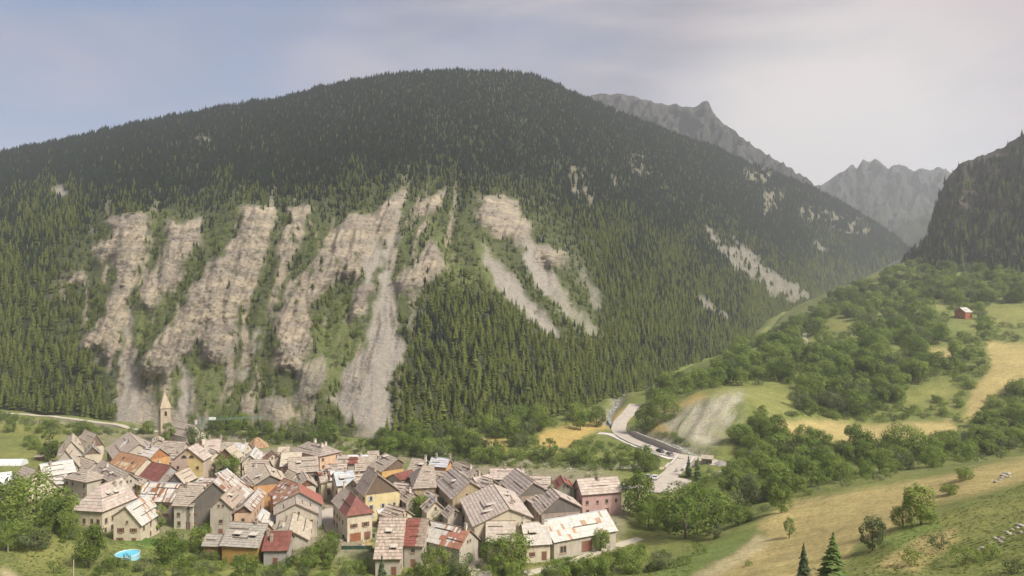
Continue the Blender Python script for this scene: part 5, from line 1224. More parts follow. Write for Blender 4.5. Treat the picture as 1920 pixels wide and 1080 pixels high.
# scrub and rough herbage as masses
def ground_mass(name, label, polys, n, hmin, hmax, protos, notin=None):
    R_ = raster(polys); P_ = np.concatenate([np.array(p, float) for p in polys])
    bx = NP.uniform(P_[:, 0].min(), P_[:, 0].max(), n * 4); by = NP.uniform(P_[:, 1].min(), P_[:, 1].max(), n * 4)
    ok_ = (look(R_, bx, by) > 0.5)
    if notin is not None: ok_ &= look(notin, bx, by) < 0.3
    ok_ &= look(ROADPX, bx, by) < 0.2
    hh = hits(bx[ok_][:n], by[ok_][:n]); keep_ = hh[:, 1] < foot_depth(960 + F * hh[:, 0] / hh[:, 1]) + 3
    hh = hh[keep_]; h_ = NP.uniform(hmin, hmax, len(hh)) * np.clip(hh[:, 1] / 220, 0.6, 2.2)
    scatter(name, hh - np.array([0, 0, 0.08]), h_, protos, label)
ground_mass('hillside_wood', 'mass of leafy trees filling the hillside hedges', [[(1195, 770), (1240, 725), (1350, 690), (1470, 612), (1490, 690), (1480, 726), (1380, 726), (1262, 748)], [(1470, 620), (1560, 562), (1700, 520), (1930, 500), (1930, 572), (1850, 580), (1860, 640), (1790, 712), (1630, 785), (1480, 785), (1440, 765), (1500, 720)],
            [(1390, 800), (1440, 790), (1480, 825), (1600, 845), (1800, 838), (1930, 790), (1930, 842), (1700, 885), (1500, 925), (1400, 955), (1345, 930), (1375, 885)], [(380, 800), (700, 826), (860, 808), (1110, 775), (1000, 812), (960, 868), (1165, 872), (900, 872), (560, 834)]], 360, 4.2, 7.0, ROUND_OBJ, FIELDS)
ground_mass('front_thicket', 'thicket of small trees and shrubs along the front edge of the village', [[(300, 1020), (420, 1040), (560, 1055), (640, 1045), (690, 1075), (690, 1090), (180, 1090), (180, 1066), (300, 1060)], [(0, 985), (130, 1000), (150, 1018), (60, 1025), (0, 1040)], [(740, 1075), (900, 1068), (1010, 1072), (1180, 1030), (1250, 1045), (1210, 1090), (740, 1095)]], 150, 1.6, 4.2, ROUND_OBJ + PROT_B, PATH)
ground_mass('upper_wood', 'mass of trees on the upper hillside under the crag', [[(1480, 615), (1560, 555), (1700, 500), (1930, 480), (1930, 565), (1850, 572), (1700, 570), (1600, 600)]], 190, 3.2, 5.0, ROUND_OBJ, FIELDS)
ground_mass('hillside_scrub', 'low scrub filling the hillside hedges', [[(1190, 780), (1300, 712), (1480, 610), (1700, 510), (1930, 500), (1930, 850), (1700, 890), (1500, 935), (1400, 975), (1220, 1005), (1185, 900), (1290, 885), (1370, 870), (1390, 790), (1440, 770), (1390, 735), (1270, 755)]], 1500, 0.9, 2.6, PROT_B, FIELDS)
ground_mass('river_scrub', 'low scrub along the river behind the village', [[(-20, 772), (120, 800), (300, 808), (700, 828), (1110, 778), (1170, 800), (1180, 885), (900, 876), (560, 838), (300, 815), (120, 820), (-20, 800)], [(1120, 825), (1180, 840), (1262, 872), (1245, 890), (1170, 885), (1110, 850)], [(1200, 812), (1240, 795), (1262, 818), (1300, 842), (1250, 832)]], 1200, 0.6, 1.8, PROT_B, np.clip(STRAW + DRY, 0, 1))
ground_mass('slope_herbs', 'rough herbs and brambles on the near slopes', [[(-20, 1000), (200, 1010), (330, 1010), (420, 1045), (560, 1060), (700, 1070), (900, 1075), (1180, 1030), (1300, 1060), (1300, 1100), (-20, 1100)],
            [(1500, 1075), (1640, 1030), (1700, 995), (1790, 955), (1930, 905), (1930, 1100), (1500, 1100)], [(0, 900), (120, 950), (160, 1000), (0, 1010)]], 6500, 0.16, 0.6, PROT_B, np.clip(PATH * 1.0, 0, 1))
ground_mass('garden_bushes', 'small bushes and herbs between the village houses', [[(150, 850), (560, 840), (880, 865), (1165, 890), (1165, 1000), (900, 1050), (640, 1040), (400, 1010), (180, 960)]], 460, 0.5, 1.5, PROT_B)
ground_mass('meadow_tussocks', 'scattered tussocks on the dry meadow', [[(1930, 855), (1480, 940), (1410, 985), (1320, 1090), (1580, 1090), (1600, 1020), (1760, 940), (1930, 895)]], 2600, 0.08, 0.22, PROT_B)
cz_pts = sample_sheet(MXg, MYg, MZg, 26000); cxp, cyp = proj(cz_pts[:, 0], cz_pts[:, 1], cz_pts[:, 2]); a_, b_, c_, d_, e_, f_ = masks(cxp, cyp)
okz = NP.uniform(0, 1, len(cz_pts)) < np.clip(e_ + d_, 0, 1) * np.clip(1 - a_ * 1.25 - b_ * 1.5 - c_ * 1.3, 0.012, 1) * 0.8 + 0.16 * (cyp > 560) * (a_ + b_ + c_ < 0.3)
scatter('cliff_scrub', cz_pts[okz], NP.uniform(0.9, 3.0, okz.sum()), PROT_B, 'bushes clinging to the gullies between the cliffs')
# ------------------------------------------------------------------ church
ch = dict(label='stone church with tall pointed bell tower behind the village', A=(366.7, 798), B=(320, 786.7), E=(349, 820), hw=4.0, roof='t', wall='white', name='church', cat='church', group='', up=0.5, pitch=42)
H.append(ch); church = house(ch, random.Random(900))
_o = roof_numbers(ch); _c = (_o['RA'][:2] + _o['RB'][:2]) / 2; _an = math.atan2(_o['d'][1], _o['d'][0])
def to_local(x, y):
    dx, dy = x - _c[0], y - _c[1]
    return (math.cos(_an) * dx + math.sin(_an) * dy, -math.sin(_an) * dx + math.cos(_an) * dy)
TY = 330.0; tx0 = (308.5 - 960) / F * TY; lx, ly = to_local(tx0, TY)
tw_ = 2.05; zt, zs = CH - (765 - 540) / F * TY, CH - (733 - 540) / F * TY
tower = empty('tower_axis', (lx, ly, 0), math.radians(38) - _an, church)
mt = plain('tower_stone', (0.43, 0.36, 0.27), 0.92, 0.16, 0.7, 0, True)
m = MB(); m.box(-tw_, tw_, -tw_, tw_, -1.5, zt)
m.box(-tw_ - .12, tw_ + .12, -tw_ - .12, tw_ + .12, zt - 3.9, zt - 3.7); m.box(-tw_ - .18, tw_ + .18, -tw_ - .18, tw_ + .18, zt, zt + .22)
bt = m.build('bell_tower', mt, church); bt.location = (lx, ly, 0); bt.rotation_euler = tower.rotation_euler
bpy.data.objects.remove(tower)
m = MB(); e = tw_ + .3; zz = zt + .22
for a, b in (((-e, -e), (e, -e)), ((e, -e), (e, e)), ((e, e), (-e, e)), ((-e, e), (-e, -e))): m.poly([(*a, zz), (*b, zz), (0, 0, zs)])
m.tube((0, 0, zs - .3), (0, 0, zs + .9), .06, .04, 5); m.box(-.28, .28, -.04, .04, zs + .45, zs + .53)
m.build('spire', plain('spire_stone', (0.43, 0.36, 0.26), 0.92, 0.18, 1.2, 0, True), bt)
for k in range(4):
    w_ = MB(); pts = [(-.5, -tw_ - .03, zt - 3.2), (.5, -tw_ - .03, zt - 3.2)] + [(.5 * math.cos(t_), -tw_ - .03, zt - 1.7 + .5 * math.sin(t_)) for t_ in np.linspace(0, math.pi, 8)]
    w_.poly(pts); q = w_.build('belfry_opening', plain('dark_opening', (0.03, 0.022, 0.018), .95, .2), bt); q.rotation_euler = (0, 0, k * math.pi / 2)
    for sx in (-1, 1):
        j = MB(); j.box(sx * .6 - .1, sx * .6 + .1, -tw_ - .1, -tw_, zt - 3.3, zt - 1.6); q = j.build('belfry_jamb', mt, bt); q.rotation_euler = (0, 0, k * math.pi / 2)

# ------------------------------------------------------------------ red-walled house on the right hillside
hx, hy, hz = hit(1806, 598)
_d = np.array([math.cos(0.35), math.sin(0.35)]); _n2 = np.array([-_d[1], _d[0]])
rh = dict(label='lone red-walled house with white roof on the right hillside', roof='w', wall='redbrick', name='hillside_house', cat='house', group='', z0=hz, hw=4, chim=[(.4, 1, .3)],
          num=dict(RA=np.array([hx - 4 * _d[0], hy - 4 * _d[1], 0]), RB=np.array([hx + 4 * _d[0], hy + 4 * _d[1], 0]), d=_d, n=_n2, L=8.0, w=-5.2, q=3.6, hr=8.2))
WALLC['redbrick'] = (0.4, 0.14, 0.07); house(rh, random.Random(77))

# ------------------------------------------------------------------ roads and tracks
def smooth_line(pts, step=2.5):
    P_ = np.array(pts, float)
    for _ in range(3):
        Q_ = np.empty((2 * len(P_) - 2, P_.shape[1])); Q_[0::2] = 0.75 * P_[:-1] + 0.25 * P_[1:]; Q_[1::2] = 0.25 * P_[:-1] + 0.75 * P_[1:]
        P_ = np.concatenate([P_[:1], Q_, P_[-1:]])
    s_ = np.concatenate([[0], np.cumsum(np.hypot(*np.diff(P_[:, :2], axis=0).T))]); k = max(2, int(s_[-1] / step))
    t_ = np.linspace(0, s_[-1], k)
    return np.stack([np.interp(t_, s_, P_[:, i]) for i in range(2)], -1)
def ribbon(name, pxs, width, mat, lift, label, clampf=False, skirt=2.2):
    h_ = hits([p[0] for p in pxs], [p[1] for p in pxs])
    if clampf:
        for q in h_: q[1] = min(q[1], foot_depth(960 + F * q[0] / q[1]) - 4)
    C_ = smooth_line(h_[:, :2]); T_ = np.gradient(C_, axis=0); T_ /= np.hypot(T_[:, 0], T_[:, 1])[:, None] + 1e-9; N_ = np.stack([-T_[:, 1], T_[:, 0]], -1)
    offs = np.linspace(-width / 2, width / 2, 5); zz = np.stack([ground_fast(C_[:, 0] + N_[:, 0] * o, C_[:, 1] + N_[:, 1] * o) for o in offs], -1)
    zc = zz.max(1); zc = np.convolve(np.pad(zc, 3, mode='edge'), np.ones(7) / 7, 'valid'); zc = np.maximum(zc, zz.max(1)) + lift
    m_ = MB(); prev = None
    for i in range(len(C_)):
        l_, r_ = C_[i] + N_[i] * width / 2, C_[i] - N_[i] * width / 2
        cur = [(l_[0], l_[1], zc[i] - skirt), (l_[0], l_[1], zc[i]), (r_[0], r_[1], zc[i]), (r_[0], r_[1], zc[i] - skirt)]
        n_ = len(m_.v); m_.v += cur; m_.c += [(1, 1, 1)] * 4
        if i:
            for j in range(3): m_.f.append((n_ - 4 + j, n_ - 3 + j, n_ + 1 + j, n_ + j))
    o = m_.build(name, mat); tag(o, label, kind='structure')
    return C_, N_, zc
M_ROAD = plain('dusty_asphalt', (0.42, 0.375, 0.33), 0.9, 0.14, 0.35); M_CONC = plain('pale_concrete', (0.54, 0.51, 0.48), 0.9, 0.12, 0.4)
M_TRACK = plain('pale_gravel', (0.45, 0.41, 0.33), 0.95, 0.15, 0.8); M_DRYWALL = plain('dry_stone', (0.4, 0.37, 0.335), 0.95, 0.35, 1.6, 0, True)
RC, RN, RZ = ribbon('road', [(1192, 762), (1178, 780), (1162, 796), (1158, 810), (1176, 824), (1206, 837), (1240, 849), (1275, 858), (1312, 867), (1350, 873)], 7.0, M_ROAD, 0.16, 'valley road curving past the gravel scar')
ribbon('lay_by', [(1122, 813), (1148, 815), (1186, 835), (1232, 853), (1262, 862)], 4.2, M_CONC, 0.12, 'pale concrete lay-by along the valley road')
BC, BN, BZ = ribbon('bridge_road', [(1296, 862), (1280, 872), (1264, 886), (1245, 900), (1225, 925)], 6.5, M_ROAD, 0.2, 'road from the bridge into the village square')
ribbon('village_square', [(1262, 896), (1240, 908), (1215, 922)], 15.0, M_ROAD, 0.14, 'dusty village square behind the pink house')
ribbon('track', [(-40, 764), (30, 771), (100, 783), (170, 794), (240, 801), (294, 812)], 3.0, M_TRACK, 0.25, 'pale gravel track along the foot of the mountain', True)
ribbon('village_street', [(612, 955), (622, 985), (640, 1010), (650, 1015)], 5.0, M_ROAD, 0.12, 'lane between the village houses')
ribbon('farm_lane', [(985, 1078), (1060, 1062), (1130, 1034), (1200, 1012)], 2.6, M_TRACK, 0.1, 'dirt lane along the long barn')
ribbon('front_lane', [(868, 1000), (878, 1035), (895, 1060), (905, 1090)], 5.0, M_ROAD, 0.1, 'lane between the front roofs and the big slab-roofed house')
ribbon('far_lane', [(1498, 668), (1505, 655), (1512, 640), (1508, 625)], 3.2, M_TRACK, 0.3, 'pale track on the wooded hump', skirt=0.5)

def wall_line(name, pts3, th, hts, mat, label, cat, cap=None):
    """a wall that follows a line of ground points; its courses are separate stones set a little in and out"""
    root = empty(name, tuple(pts3[0])); o0 = Vector(pts3[0]); tag(root, label, cat); r = random.Random(len(pts3) * 7 + 3)
    m_ = MB(); cp_ = MB()
    for i in range(len(pts3) - 1):
        a, b = Vector(pts3[i]) - o0, Vector(pts3[i + 1]) - o0; t = (b - a); t.z = 0; L_ = t.length; t.normalize(); nn = Vector((-t.y, t.x, 0)) * th / 2
        for k in range(5):
            q = [r.uniform(-.05, .05) for _ in range(4)]; h0, h1 = hts[i] * k / 5, hts[i] * (k + 1) / 5 - .02; g0, g1 = hts[i + 1] * k / 5, hts[i + 1] * (k + 1) / 5 - .02
            if k == 0: h0 = g0 = -1.2
            n1 = nn * (1 + q[0])
            m_.hexa([a - n1 + Vector((0, 0, h0)), b - n1 + Vector((0, 0, g0)), b + n1 + Vector((0, 0, g0)), a + n1 + Vector((0, 0, h0)), a - n1 + Vector((0, 0, h1)), b - n1 + Vector((0, 0, g1)), b + n1 + Vector((0, 0, g1)), a + n1 + Vector((0, 0, h1))])
        if cap: n2 = nn * 1.3; cp_.hexa([p + Vector((0, 0, z_)) for p, z_ in ((a - n2, hts[i]), (b - n2, hts[i + 1]), (b + n2, hts[i + 1]), (a + n2, hts[i]), (a - n2, hts[i] + .12), (b - n2, hts[i + 1] + .12), (b + n2, hts[i + 1] + .12), (a + n2, hts[i] + .12))])
    tag(m_.build('stonework', mat, root), kind='stuff')
    if cap: cp_.build('coping', cap, root)
    return root
sel = [i for i in range(len(RC)) if 0.34 < i / len(RC) < 0.86]
up_side = 1 if (RC[sel[0]] + RN[sel[0]] * 4)[1] > RC[sel[0]][1] else -1
wp = [(RC[i][0] + RN[i][0] * up_side * 4.1, RC[i][1] + RN[i][1] * up_side * 4.1, RZ[i] - .1) for i in sel]
wall_line('retaining_wall', wp, 0.7, [0.8 + 1.7 * min(1, 4 * t_, 3 * (1.1 - t_)) for t_ in np.linspace(0, 1, len(wp))], M_DRYWALL, 'grey stone retaining wall on the uphill side of the valley road', 'wall')
for sg, lab in ((1, 'near'), (-1, 'far')):
    k0, k1 = int(len(BC) * .12), int(len(BC) * .52)
    wall_line('bridge_parapet', [(BC[i][0] + BN[i][0] * sg * 3.3, BC[i][1] + BN[i][1] * sg * 3.3, BZ[i]) for i in range(k0, k1)], 0.45, [0.95] * (k1 - k0), M_DRYWALL,
              'stone parapet of the little bridge, the one beside the spruce' if sg < 0 else 'stone parapet of the little bridge, on the parked-car side', 'parapet', M_CONC)
_x, _y, _z = hit(1269, 888); m = MB(); m.box(-.45, .45, -.45, .45, -.4, 1.1); m.box(-.55, .55, -.55, .55, 1.1, 1.22); m.hexa([(-.4, -.4, 1.22), (.4, -.4, 1.22), (.4, .4, 1.22), (-.4, .4, 1.22), (-.05, -.05, 2.1), (.05, -.05, 2.1), (.05, .05, 2.1), (-.05, .05, 2.1)])
_q = m.build('stone_pillar', M_DRYWALL); _q.location = (_x, _y, _z); tag(_q, 'pointed stone pillar at the village end of the little bridge', 'pillar')

# water between the stones
_rc = smooth_line(RIVER, 4.0); _rc = _rc[_rc[:, 1] < 545]; m = MB()
for i, p in enumerate(_rc):
    t = _rc[min(i + 1, len(_rc) - 1)] - _rc[max(i - 1, 0)]; t = t / (np.hypot(*t) + 1e-9); nn = np.array([-t[1], t[0]]) * (1.3 + .4 * math.sin(i * .9)); z_ = gz(p[0], p[1]) + .18
    m.v += [(p[0] + nn[0], p[1] + nn[1], z_), (p[0] - nn[0], p[1] - nn[1], z_)]; m.c += [(1, 1, 1)] * 2
    if i: k = 2 * i; m.f.append((k - 2, k - 1, k + 1, k))
wm, wn_, wl_, wb_ = new_mat('river_water'); wb_.inputs['Roughness'].default_value = .25
wl_.new(mixc(wn_, wl_, (0.12, 0.14, 0.14), (0.5, 0.5, 0.48), ramp_n(wn_, wl_, noise_n(wn_, wl_, .9, 4), 0, 1, .45, .6)), wb_.inputs['Base Color'])
tag(m.build('river', wm), 'shallow mountain river with white water', kind='structure')

# ------------------------------------------------------------------ boulders
def boulder_mesh(seed, mat):
    r = random.Random(seed); import bmesh
    bm = bmesh.new(); bmesh.ops.create_icosphere(bm, subdivisions=1, radius=1.0)
    for v in bm.verts: v.co *= r.uniform(.72, 1.15); v.co.z *= .7
    me = bpy.data.meshes.new('boulder'); bm.to_mesh(me); bm.free(); me.materials.append(mat); return me
M_PALE = plain('pale_rock', (0.4, 0.37, 0.33), .95, .35, 2.2); M_BROWN = plain('brown_rock', (0.27, 0.245, 0.215), .95, .35, 2.2)
BM_ = [boulder_mesh(s, M_PALE) for s in range(2)] + [boulder_mesh(s, M_BROWN) for s in (7, 9)]
def boulders(spots, label, group, rng=(.3, .7)):
    for px, py in spots:
        x, y, z = hit(px, py); k = RNG.uniform(*rng); o = obj('boulder', RNG.choice(BM_), None, (x, y, z + .1 * k), RNG.uniform(0, 6), (k * RNG.uniform(.8, 1.4), k, k * RNG.uniform(.7, 1))); tag(o, label, 'boulder', group)
boulders([(1918, 990), (1908, 994), (1899, 999), (1914, 1000), (1903, 1004), (1893, 1003), (1880, 1010), (1872, 1013), (1866, 1014), (1876, 1017), (1858, 1019), (1854, 1022), (1846, 1027), (1836, 1031), (1842, 1031), (1911, 986), (1888, 1000)], 'pale stone in the row of stones at the lower right', 'row of pale stones', (.25, .5))
boulders([(1882, 893), (1888, 895), (1879, 897), (1891, 890), (1885, 889), (1894, 896), (1875, 901), (1868, 905)], 'rock in the stone heap on the dry meadow', 'stone heap on the dry meadow', (.4, .85))
boulders([(1056 + 2.2 * i, 880 + 6 * math.sin(i * 2.1)) for i in range(16)] + [(1100 + 2 * i, 881 + 6 * math.sin(i * 1.7)) for i in range(14)], 'pale boulder on the river bank behind the pink house', 'boulders behind the pink house', (.35, .7))
boulders([(1300 + 6 * i, 890 + 5 * math.sin(i * 1.3)) for i in range(13)], 'pale boulder in the river below the bridge', 'boulders below the bridge', (.4, .8))
boulders([(1216 + 4 * i, 732 - 3 * i + 3 * math.sin(i * 2)) for i in range(6)] + [(1150 + 5 * i, 750 - 2 * i) for i in range(6)], 'white boulder in the river below the wooded hump', 'boulders in the upper river', (.8, 1.7))
boulders([(760 + 17 * i, 836 - 3 * i + 3 * math.sin(i * 2)) for i in range(6)], 'rock at the forest edge above the river belt', 'rocks at the forest edge', (.6, 1.2))

# rubble heap, gravel heap
def heap(name, px, py, w, h, mat, label, cat):
    x, y, z = hit(px, py); r = random.Random(px); n = 18; V = [(0, 0, h)]; F_ = []
    for ring, (rr, zz_) in enumerate(((.35, .72), (.7, .33), (1.0, -.1))):
        for i in range(n):
            a = 6.2832 * i / n; k = rr * r.uniform(.85, 1.15); V.append((w * k * math.cos(a), w * .6 * k * math.sin(a), h * zz_ * r.uniform(.8, 1.2)))
    for i in range(n): F_.append((0, 1 + i, 1 + (i + 1) % n))
    for q in range(2):
        for i in range(n): a, b = 1 + q * n + i, 1 + q * n + (i + 1) % n; F_.append((a, a + n, b + n, b))
    me = bpy.data.meshes.new(name); me.from_pydata(V, [], F_); me.materials.append(mat); o = obj(name, me, None, (x, y, z)); tag(o, label, cat)
heap('gravel_heap', 1353, 872, 3.6, 1.7, plain('grey_gravel', (0.27, 0.25, 0.25), .95, .2, 2), 'grey gravel heap beside the roadside shelter', 'gravel heap')
heap('rubble_heap', 484, 838, 5.0, 4.2, plain('earth_rubble', (0.36, 0.23, 0.15), .95, .35, 1.2), 'reddish rubble heap behind the back row of roofs', 'rubble heap')

# ------------------------------------------------------------------ roadside shelter
sx_, sy_, sz_ = hit(1326, 870); root = empty('roadside_shelter', (sx_, sy_, sz_), -.35); tag(root, 'small roadside shelter with tan tiled roof', 'shelter')
m = MB(); m.box(-2, 2, 1.2, 1.4, -.5, 2.3); m.box(1.8, 2, -1.2, 1.2, -.5, 2.2); m.build('wall', wallm('cream'), root)
for x in (-1.9, 0.0): m = MB(); m.box(x - .1, x + .1, -1.3, -1.1, -.5, 2.0); m.build('post', M_WOOD, root)
m = MB(); m.hexa([(-2.4, -1.7, 1.95), (2.4, -1.7, 1.95), (2.4, 1.8, 2.75), (-2.4, 1.8, 2.75), (-2.4, -1.7, 2.07), (2.4, -1.7, 2.07), (2.4, 1.8, 2.87), (-2.4, 1.8, 2.87)]); rf = m.build('roof', M_EDGE, root)
m = MB(); tile_slope(m, (-2.4, 1.8, 2.87), (2.4, 1.8, 2.87), (-2.4, -1.7, 2.07), (2.4, -1.7, 2.07), 'n', random.Random(3)); tag(m.build('roof_shingles', M_TILE, rf, colors=True), kind='stuff')

# ------------------------------------------------------------------ parked cars
def car_meshes():
    prof = [(-2.05, .35), (-2.1, .7), (-2.0, .95), (-1.55, 1.02), (-.95, 1.45), (.55, 1.47), (1.15, 1.0), (1.9, .85), (2.1, .62), (2.08, .35)]
    b = MB(); W = .86
    def ring(s, k): return [(x, s * W * (1 if z < 1.0 else .84) * k, z) for x, z in prof]
    L_, R_ = ring(-1, 1), ring(1, 1); n = len(prof)
    b.v = L_ + R_; b.c = [(1, 1, 1)] * (2 * n); b.f = [tuple(range(n))[::-1], tuple(range(n, 2 * n))] + [(i, (i + 1) % n, n + (i + 1) % n, n + i) for i in range(n)]
    g = MB()
    for s in (-1, 1): g.poly([(-1.4, s * .8, 1.05), (1.0, s * .8, 1.05), (.5, s * .735, 1.4), (-.9, s * .735, 1.4)])
    g.poly([(.62, -.66, 1.45), (.62, .66, 1.45), (1.14, .74, 1.03), (1.14, -.74, 1.03)]); g.poly([(-1.0, -.66, 1.44), (-1.0, .66, 1.44), (-1.53, .74, 1.06), (-1.53, -.74, 1.06)])
    for i, v in enumerate(g.v): g.v[i] = (v[0] * 1.012, v[1] * 1.012, v[2] + .012)
    w = MB(); w.tube((0, -.1, 0), (0, .1, 0), .32, .32, 14); h = MB(); h.tube((0, -.115, 0), (0, .115, 0), .19, .19, 10)
    l = MB(); l.box(-.05, .05, -.17, .17, -.07, .07)
    return b, g, w, h, l
CB, CG, CW, CHB, CL = car_meshes()
M_TYRE = plain('tyre', (0.02, 0.02, 0.02), .9); M_RIM = plain('rim', (0.4, 0.4, 0.42), .4, .1, 1, .6); M_LAMP = plain('car_lamp', (0.6, 0.6, 0.58), .3); M_TAIL = plain('tail_lamp', (0.4, 0.03, 0.02), .3)
CGm, CWm, CHm, CLm, CTm = CG.mesh('car_glass', M_GLASS), CW.mesh('car_tyre', M_TYRE), CHB.mesh('car_rim', M_RIM), CL.mesh('car_headlight', M_LAMP), CL.mesh('car_taillight', M_TAIL)
def car(px, py, rz, col, label, z=None):
    x, y, zz = hit(px, py); root = empty('parked_car', (x, y, (zz if z is None else z) + .14), rz); tag(root, label, 'car', 'parked cars')
    mm, n_, l_, b_ = new_mat('car_paint'); b_.inputs['Base Color'].default_value = (*col, 1); b_.inputs['Roughness'].default_value = .3; b_.inputs['Coat Weight'].default_value = .5
    obj('body', CB.mesh('car_body', mm), root); obj('window_glass', CGm, root)
    for wx in (-1.3, 1.32):
        for wy in (-.8, .8): q = obj('wheel', CWm, root, (wx, wy, .32)); obj('rim', CHm, q)
    for wy in (-.62, .62): obj('headlight', CLm, root, (2.07, wy, .68)); obj('taillight', CTm, root, (-2.07, wy, .75))
ra = math.atan2(RC[int(len(RC) * .7)][1] - RC[int(len(RC) * .55)][1], RC[int(len(RC) * .7)][0] - RC[int(len(RC) * .55)][0])
car(1215, 842, ra, (0.6, 0.6, 0.6), 'white car parked alone on the lay-by of the valley road')
car(1238, 850, ra + .1, (0.03, 0.04, 0.06), 'black car in the middle of the lay-by row')
car(1256, 856, ra + math.pi, (0.22, 0.23, 0.25), 'grey car at the bridge end of the lay-by row')
car(1216, 899, 1.1, (0.36, 0.37, 0.38), 'silver car parked on the square nearest the dark tree'); car(1229, 900, 1.2, (0.62, 0.62, 0.63), 'white car parked on the square beside the silver car')
car(1172, 918, -.7, (0.5, 0.52, 0.56), 'pale car parked at the corner of the pink house'); car(411, 1002, -.6, (0.65, 0.65, 0.65), 'white car half hidden below the grey-gabled house'); car(22, 982, .2, (0.03, 0.035, 0.04), 'dark car under the trees at the left edge')

# ------------------------------------------------------------------ tower crane beside the church
cx_, cy_, cz0 = hit(378, 832); root = empty('tower_crane', (cx_, cy_, cz0)); tag(root, 'thin green tower crane with long lattice jib right of the church', 'crane'); sc_ = cy_ / F
M_CR = plain('crane_paint', (0.2, 0.33, 0.3), .6); hm = (832 - 790) * sc_; jl = 120 * sc_
m = MB()
for a in (-.45, .45):
    for b in (-.45, .45): m.tube((a, b, -.5), (a, b, hm), .07, .07, 4)
for k in range(int(hm / .9)):
    z0_, z1_ = k * .9, (k + 1) * .9; s = 1 if k % 2 else -1
    m.tube((-.45 * s, -.45, z0_), (.45 * s, -.45, z1_), .04, .04, 4); m.tube((-.45 * s, .45, z0_), (.45 * s, .45, z1_), .04, .04, 4); m.tube((-.45, -.45 * s, z0_), (-.45, .45 * s, z1_), .04, .04, 4); m.tube((.45, -.45 * s, z0_), (.45, .45 * s, z1_), .04, .04, 4)
m.build('mast', M_CR, root)
m = MB(); up_ = 7 * sc_
def jp(t, dy, dz): return (jl * t, dy, hm + up_ * t + dz)
for dy, dz in ((-.45, 0), (.45, 0), (0, .8)): m.tube(jp(0, dy, dz), jp(1, dy * .6, dz * .6), .07, .05, 4)
for k in range(28):
    a, b = k / 28, (k + 1) / 28; s = 1 if k % 2 else -1
    m.tube(jp(a, -.45 * s, 0), jp(b, 0, .8 * (1 - .4 * b)), .035, .035, 3); m.tube(jp(a, 0, .8 * (1 - .4 * a)), jp(b, .45 * s, 0), .035, .035, 3)
m.build('jib', M_CR, root)
m = MB(); ap = (-6 * sc_, 0, hm + 9 * sc_); m.tube((0, 0, hm), ap, .09, .06, 4); m.tube(ap, jp(.62, 0, .6), .03, .03, 3); m.tube(ap, (-12 * sc_, 0, hm + .2), .03, .03, 3); m.tube((0, 0, hm), (-12 * sc_, 0, hm), .08, .08, 4); m.build('tie_bar', M_CR, root)
m = MB(); m.box(14 * sc_, 26 * sc_, -.55, .55, hm + .55, hm + 1.5); m.build('sign_panel', plain('white_panel', (0.7, 0.7, 0.7), .6, .08), root)
m = MB(); m.box(-12 * sc_, -9 * sc_, -.5, .5, hm - 1.4, hm + .3); m.build('counterweight', M_CONC, root)

# ------------------------------------------------------------------ pool, garden, tunnels, fence, posts, sign
px_, py_, pz_ = hit(239, 1046); root = empty('garden_pool', (px_, py_, pz_)); tag(root, 'round light blue above-ground pool in the front garden', 'pool')
m = MB(); n = 36; R1, R2 = 2.75, 2.62
for i in range(n):
    a, b = 6.28318 * i / n, 6.28318 * (i + 1) / n
    m.poly([(R1 * math.cos(a), R1 * math.sin(a), -.3), (R1 * math.cos(b), R1 * math.sin(b), -.3), (R1 * math.cos(b), R1 * math.sin(b), 1.0), (R1 * math.cos(a), R1 * math.sin(a), 1.0)]); m.poly([(R2 * math.cos(b), R2 * math.sin(b), .1), (R2 * math.cos(a), R2 * math.sin(a), .1), (R2 * math.cos(a), R2 * math.sin(a), 1.0), (R2 * math.cos(b), R2 * math.sin(b), 1.0)])
m.build('pool_wall', plain('pool_liner', (0.3, 0.55, 0.68), .5, .1), root); rim = MB()
for i in range(n): a, b = 6.28318 * i / n, 6.28318 * (i + 1) / n; rim.tube((2.69 * math.cos(a), 2.69 * math.sin(a), 1.02), (2.69 * math.cos(b), 2.69 * math.sin(b), 1.02), .09, .09, 5)
rim.build('rim', plain('pool_rim', (0.6, 0.66, 0.7), .5, .1), root)
m = MB(); m.poly([(2.61 * math.cos(6.28318 * i / n), 2.61 * math.sin(6.28318 * i / n), .82) for i in range(n)]); m.build('pool_water', plain('pool_water', (0.13, 0.5, 0.68), .08, .05), root)
gx_, gy_, gz_ = hit(262, 1018); root = empty('vegetable_bed', (gx_, gy_, gz_), -.25); tag(root, 'garden bed with green vegetable rows behind the pool', 'vegetable bed')
M_CROP = plain('crop_leaf', (0.13, 0.21, 0.05), .9, .5, 5); rr = random.Random(8)
for k in range(7):
    m = MB()
    for j in range(26):
        x, y = -5 + j * .4, -2.6 + k * .85; w_, h_ = rr.uniform(.16, .26), rr.uniform(.22, .42); m.hexa([(x - w_, y - w_, -.3), (x + w_, y - w_, -.3), (x + w_, y + w_, -.3), (x - w_, y + w_, -.3), (x - w_ * .6, y - w_ * .5, h_), (x + w_ * .5, y - w_ * .6, h_), (x + w_ * .6, y + w_ * .5, h_), (x - w_ * .5, y + w_ * .6, h_)])
    m.build('crop_row', M_CROP, root)
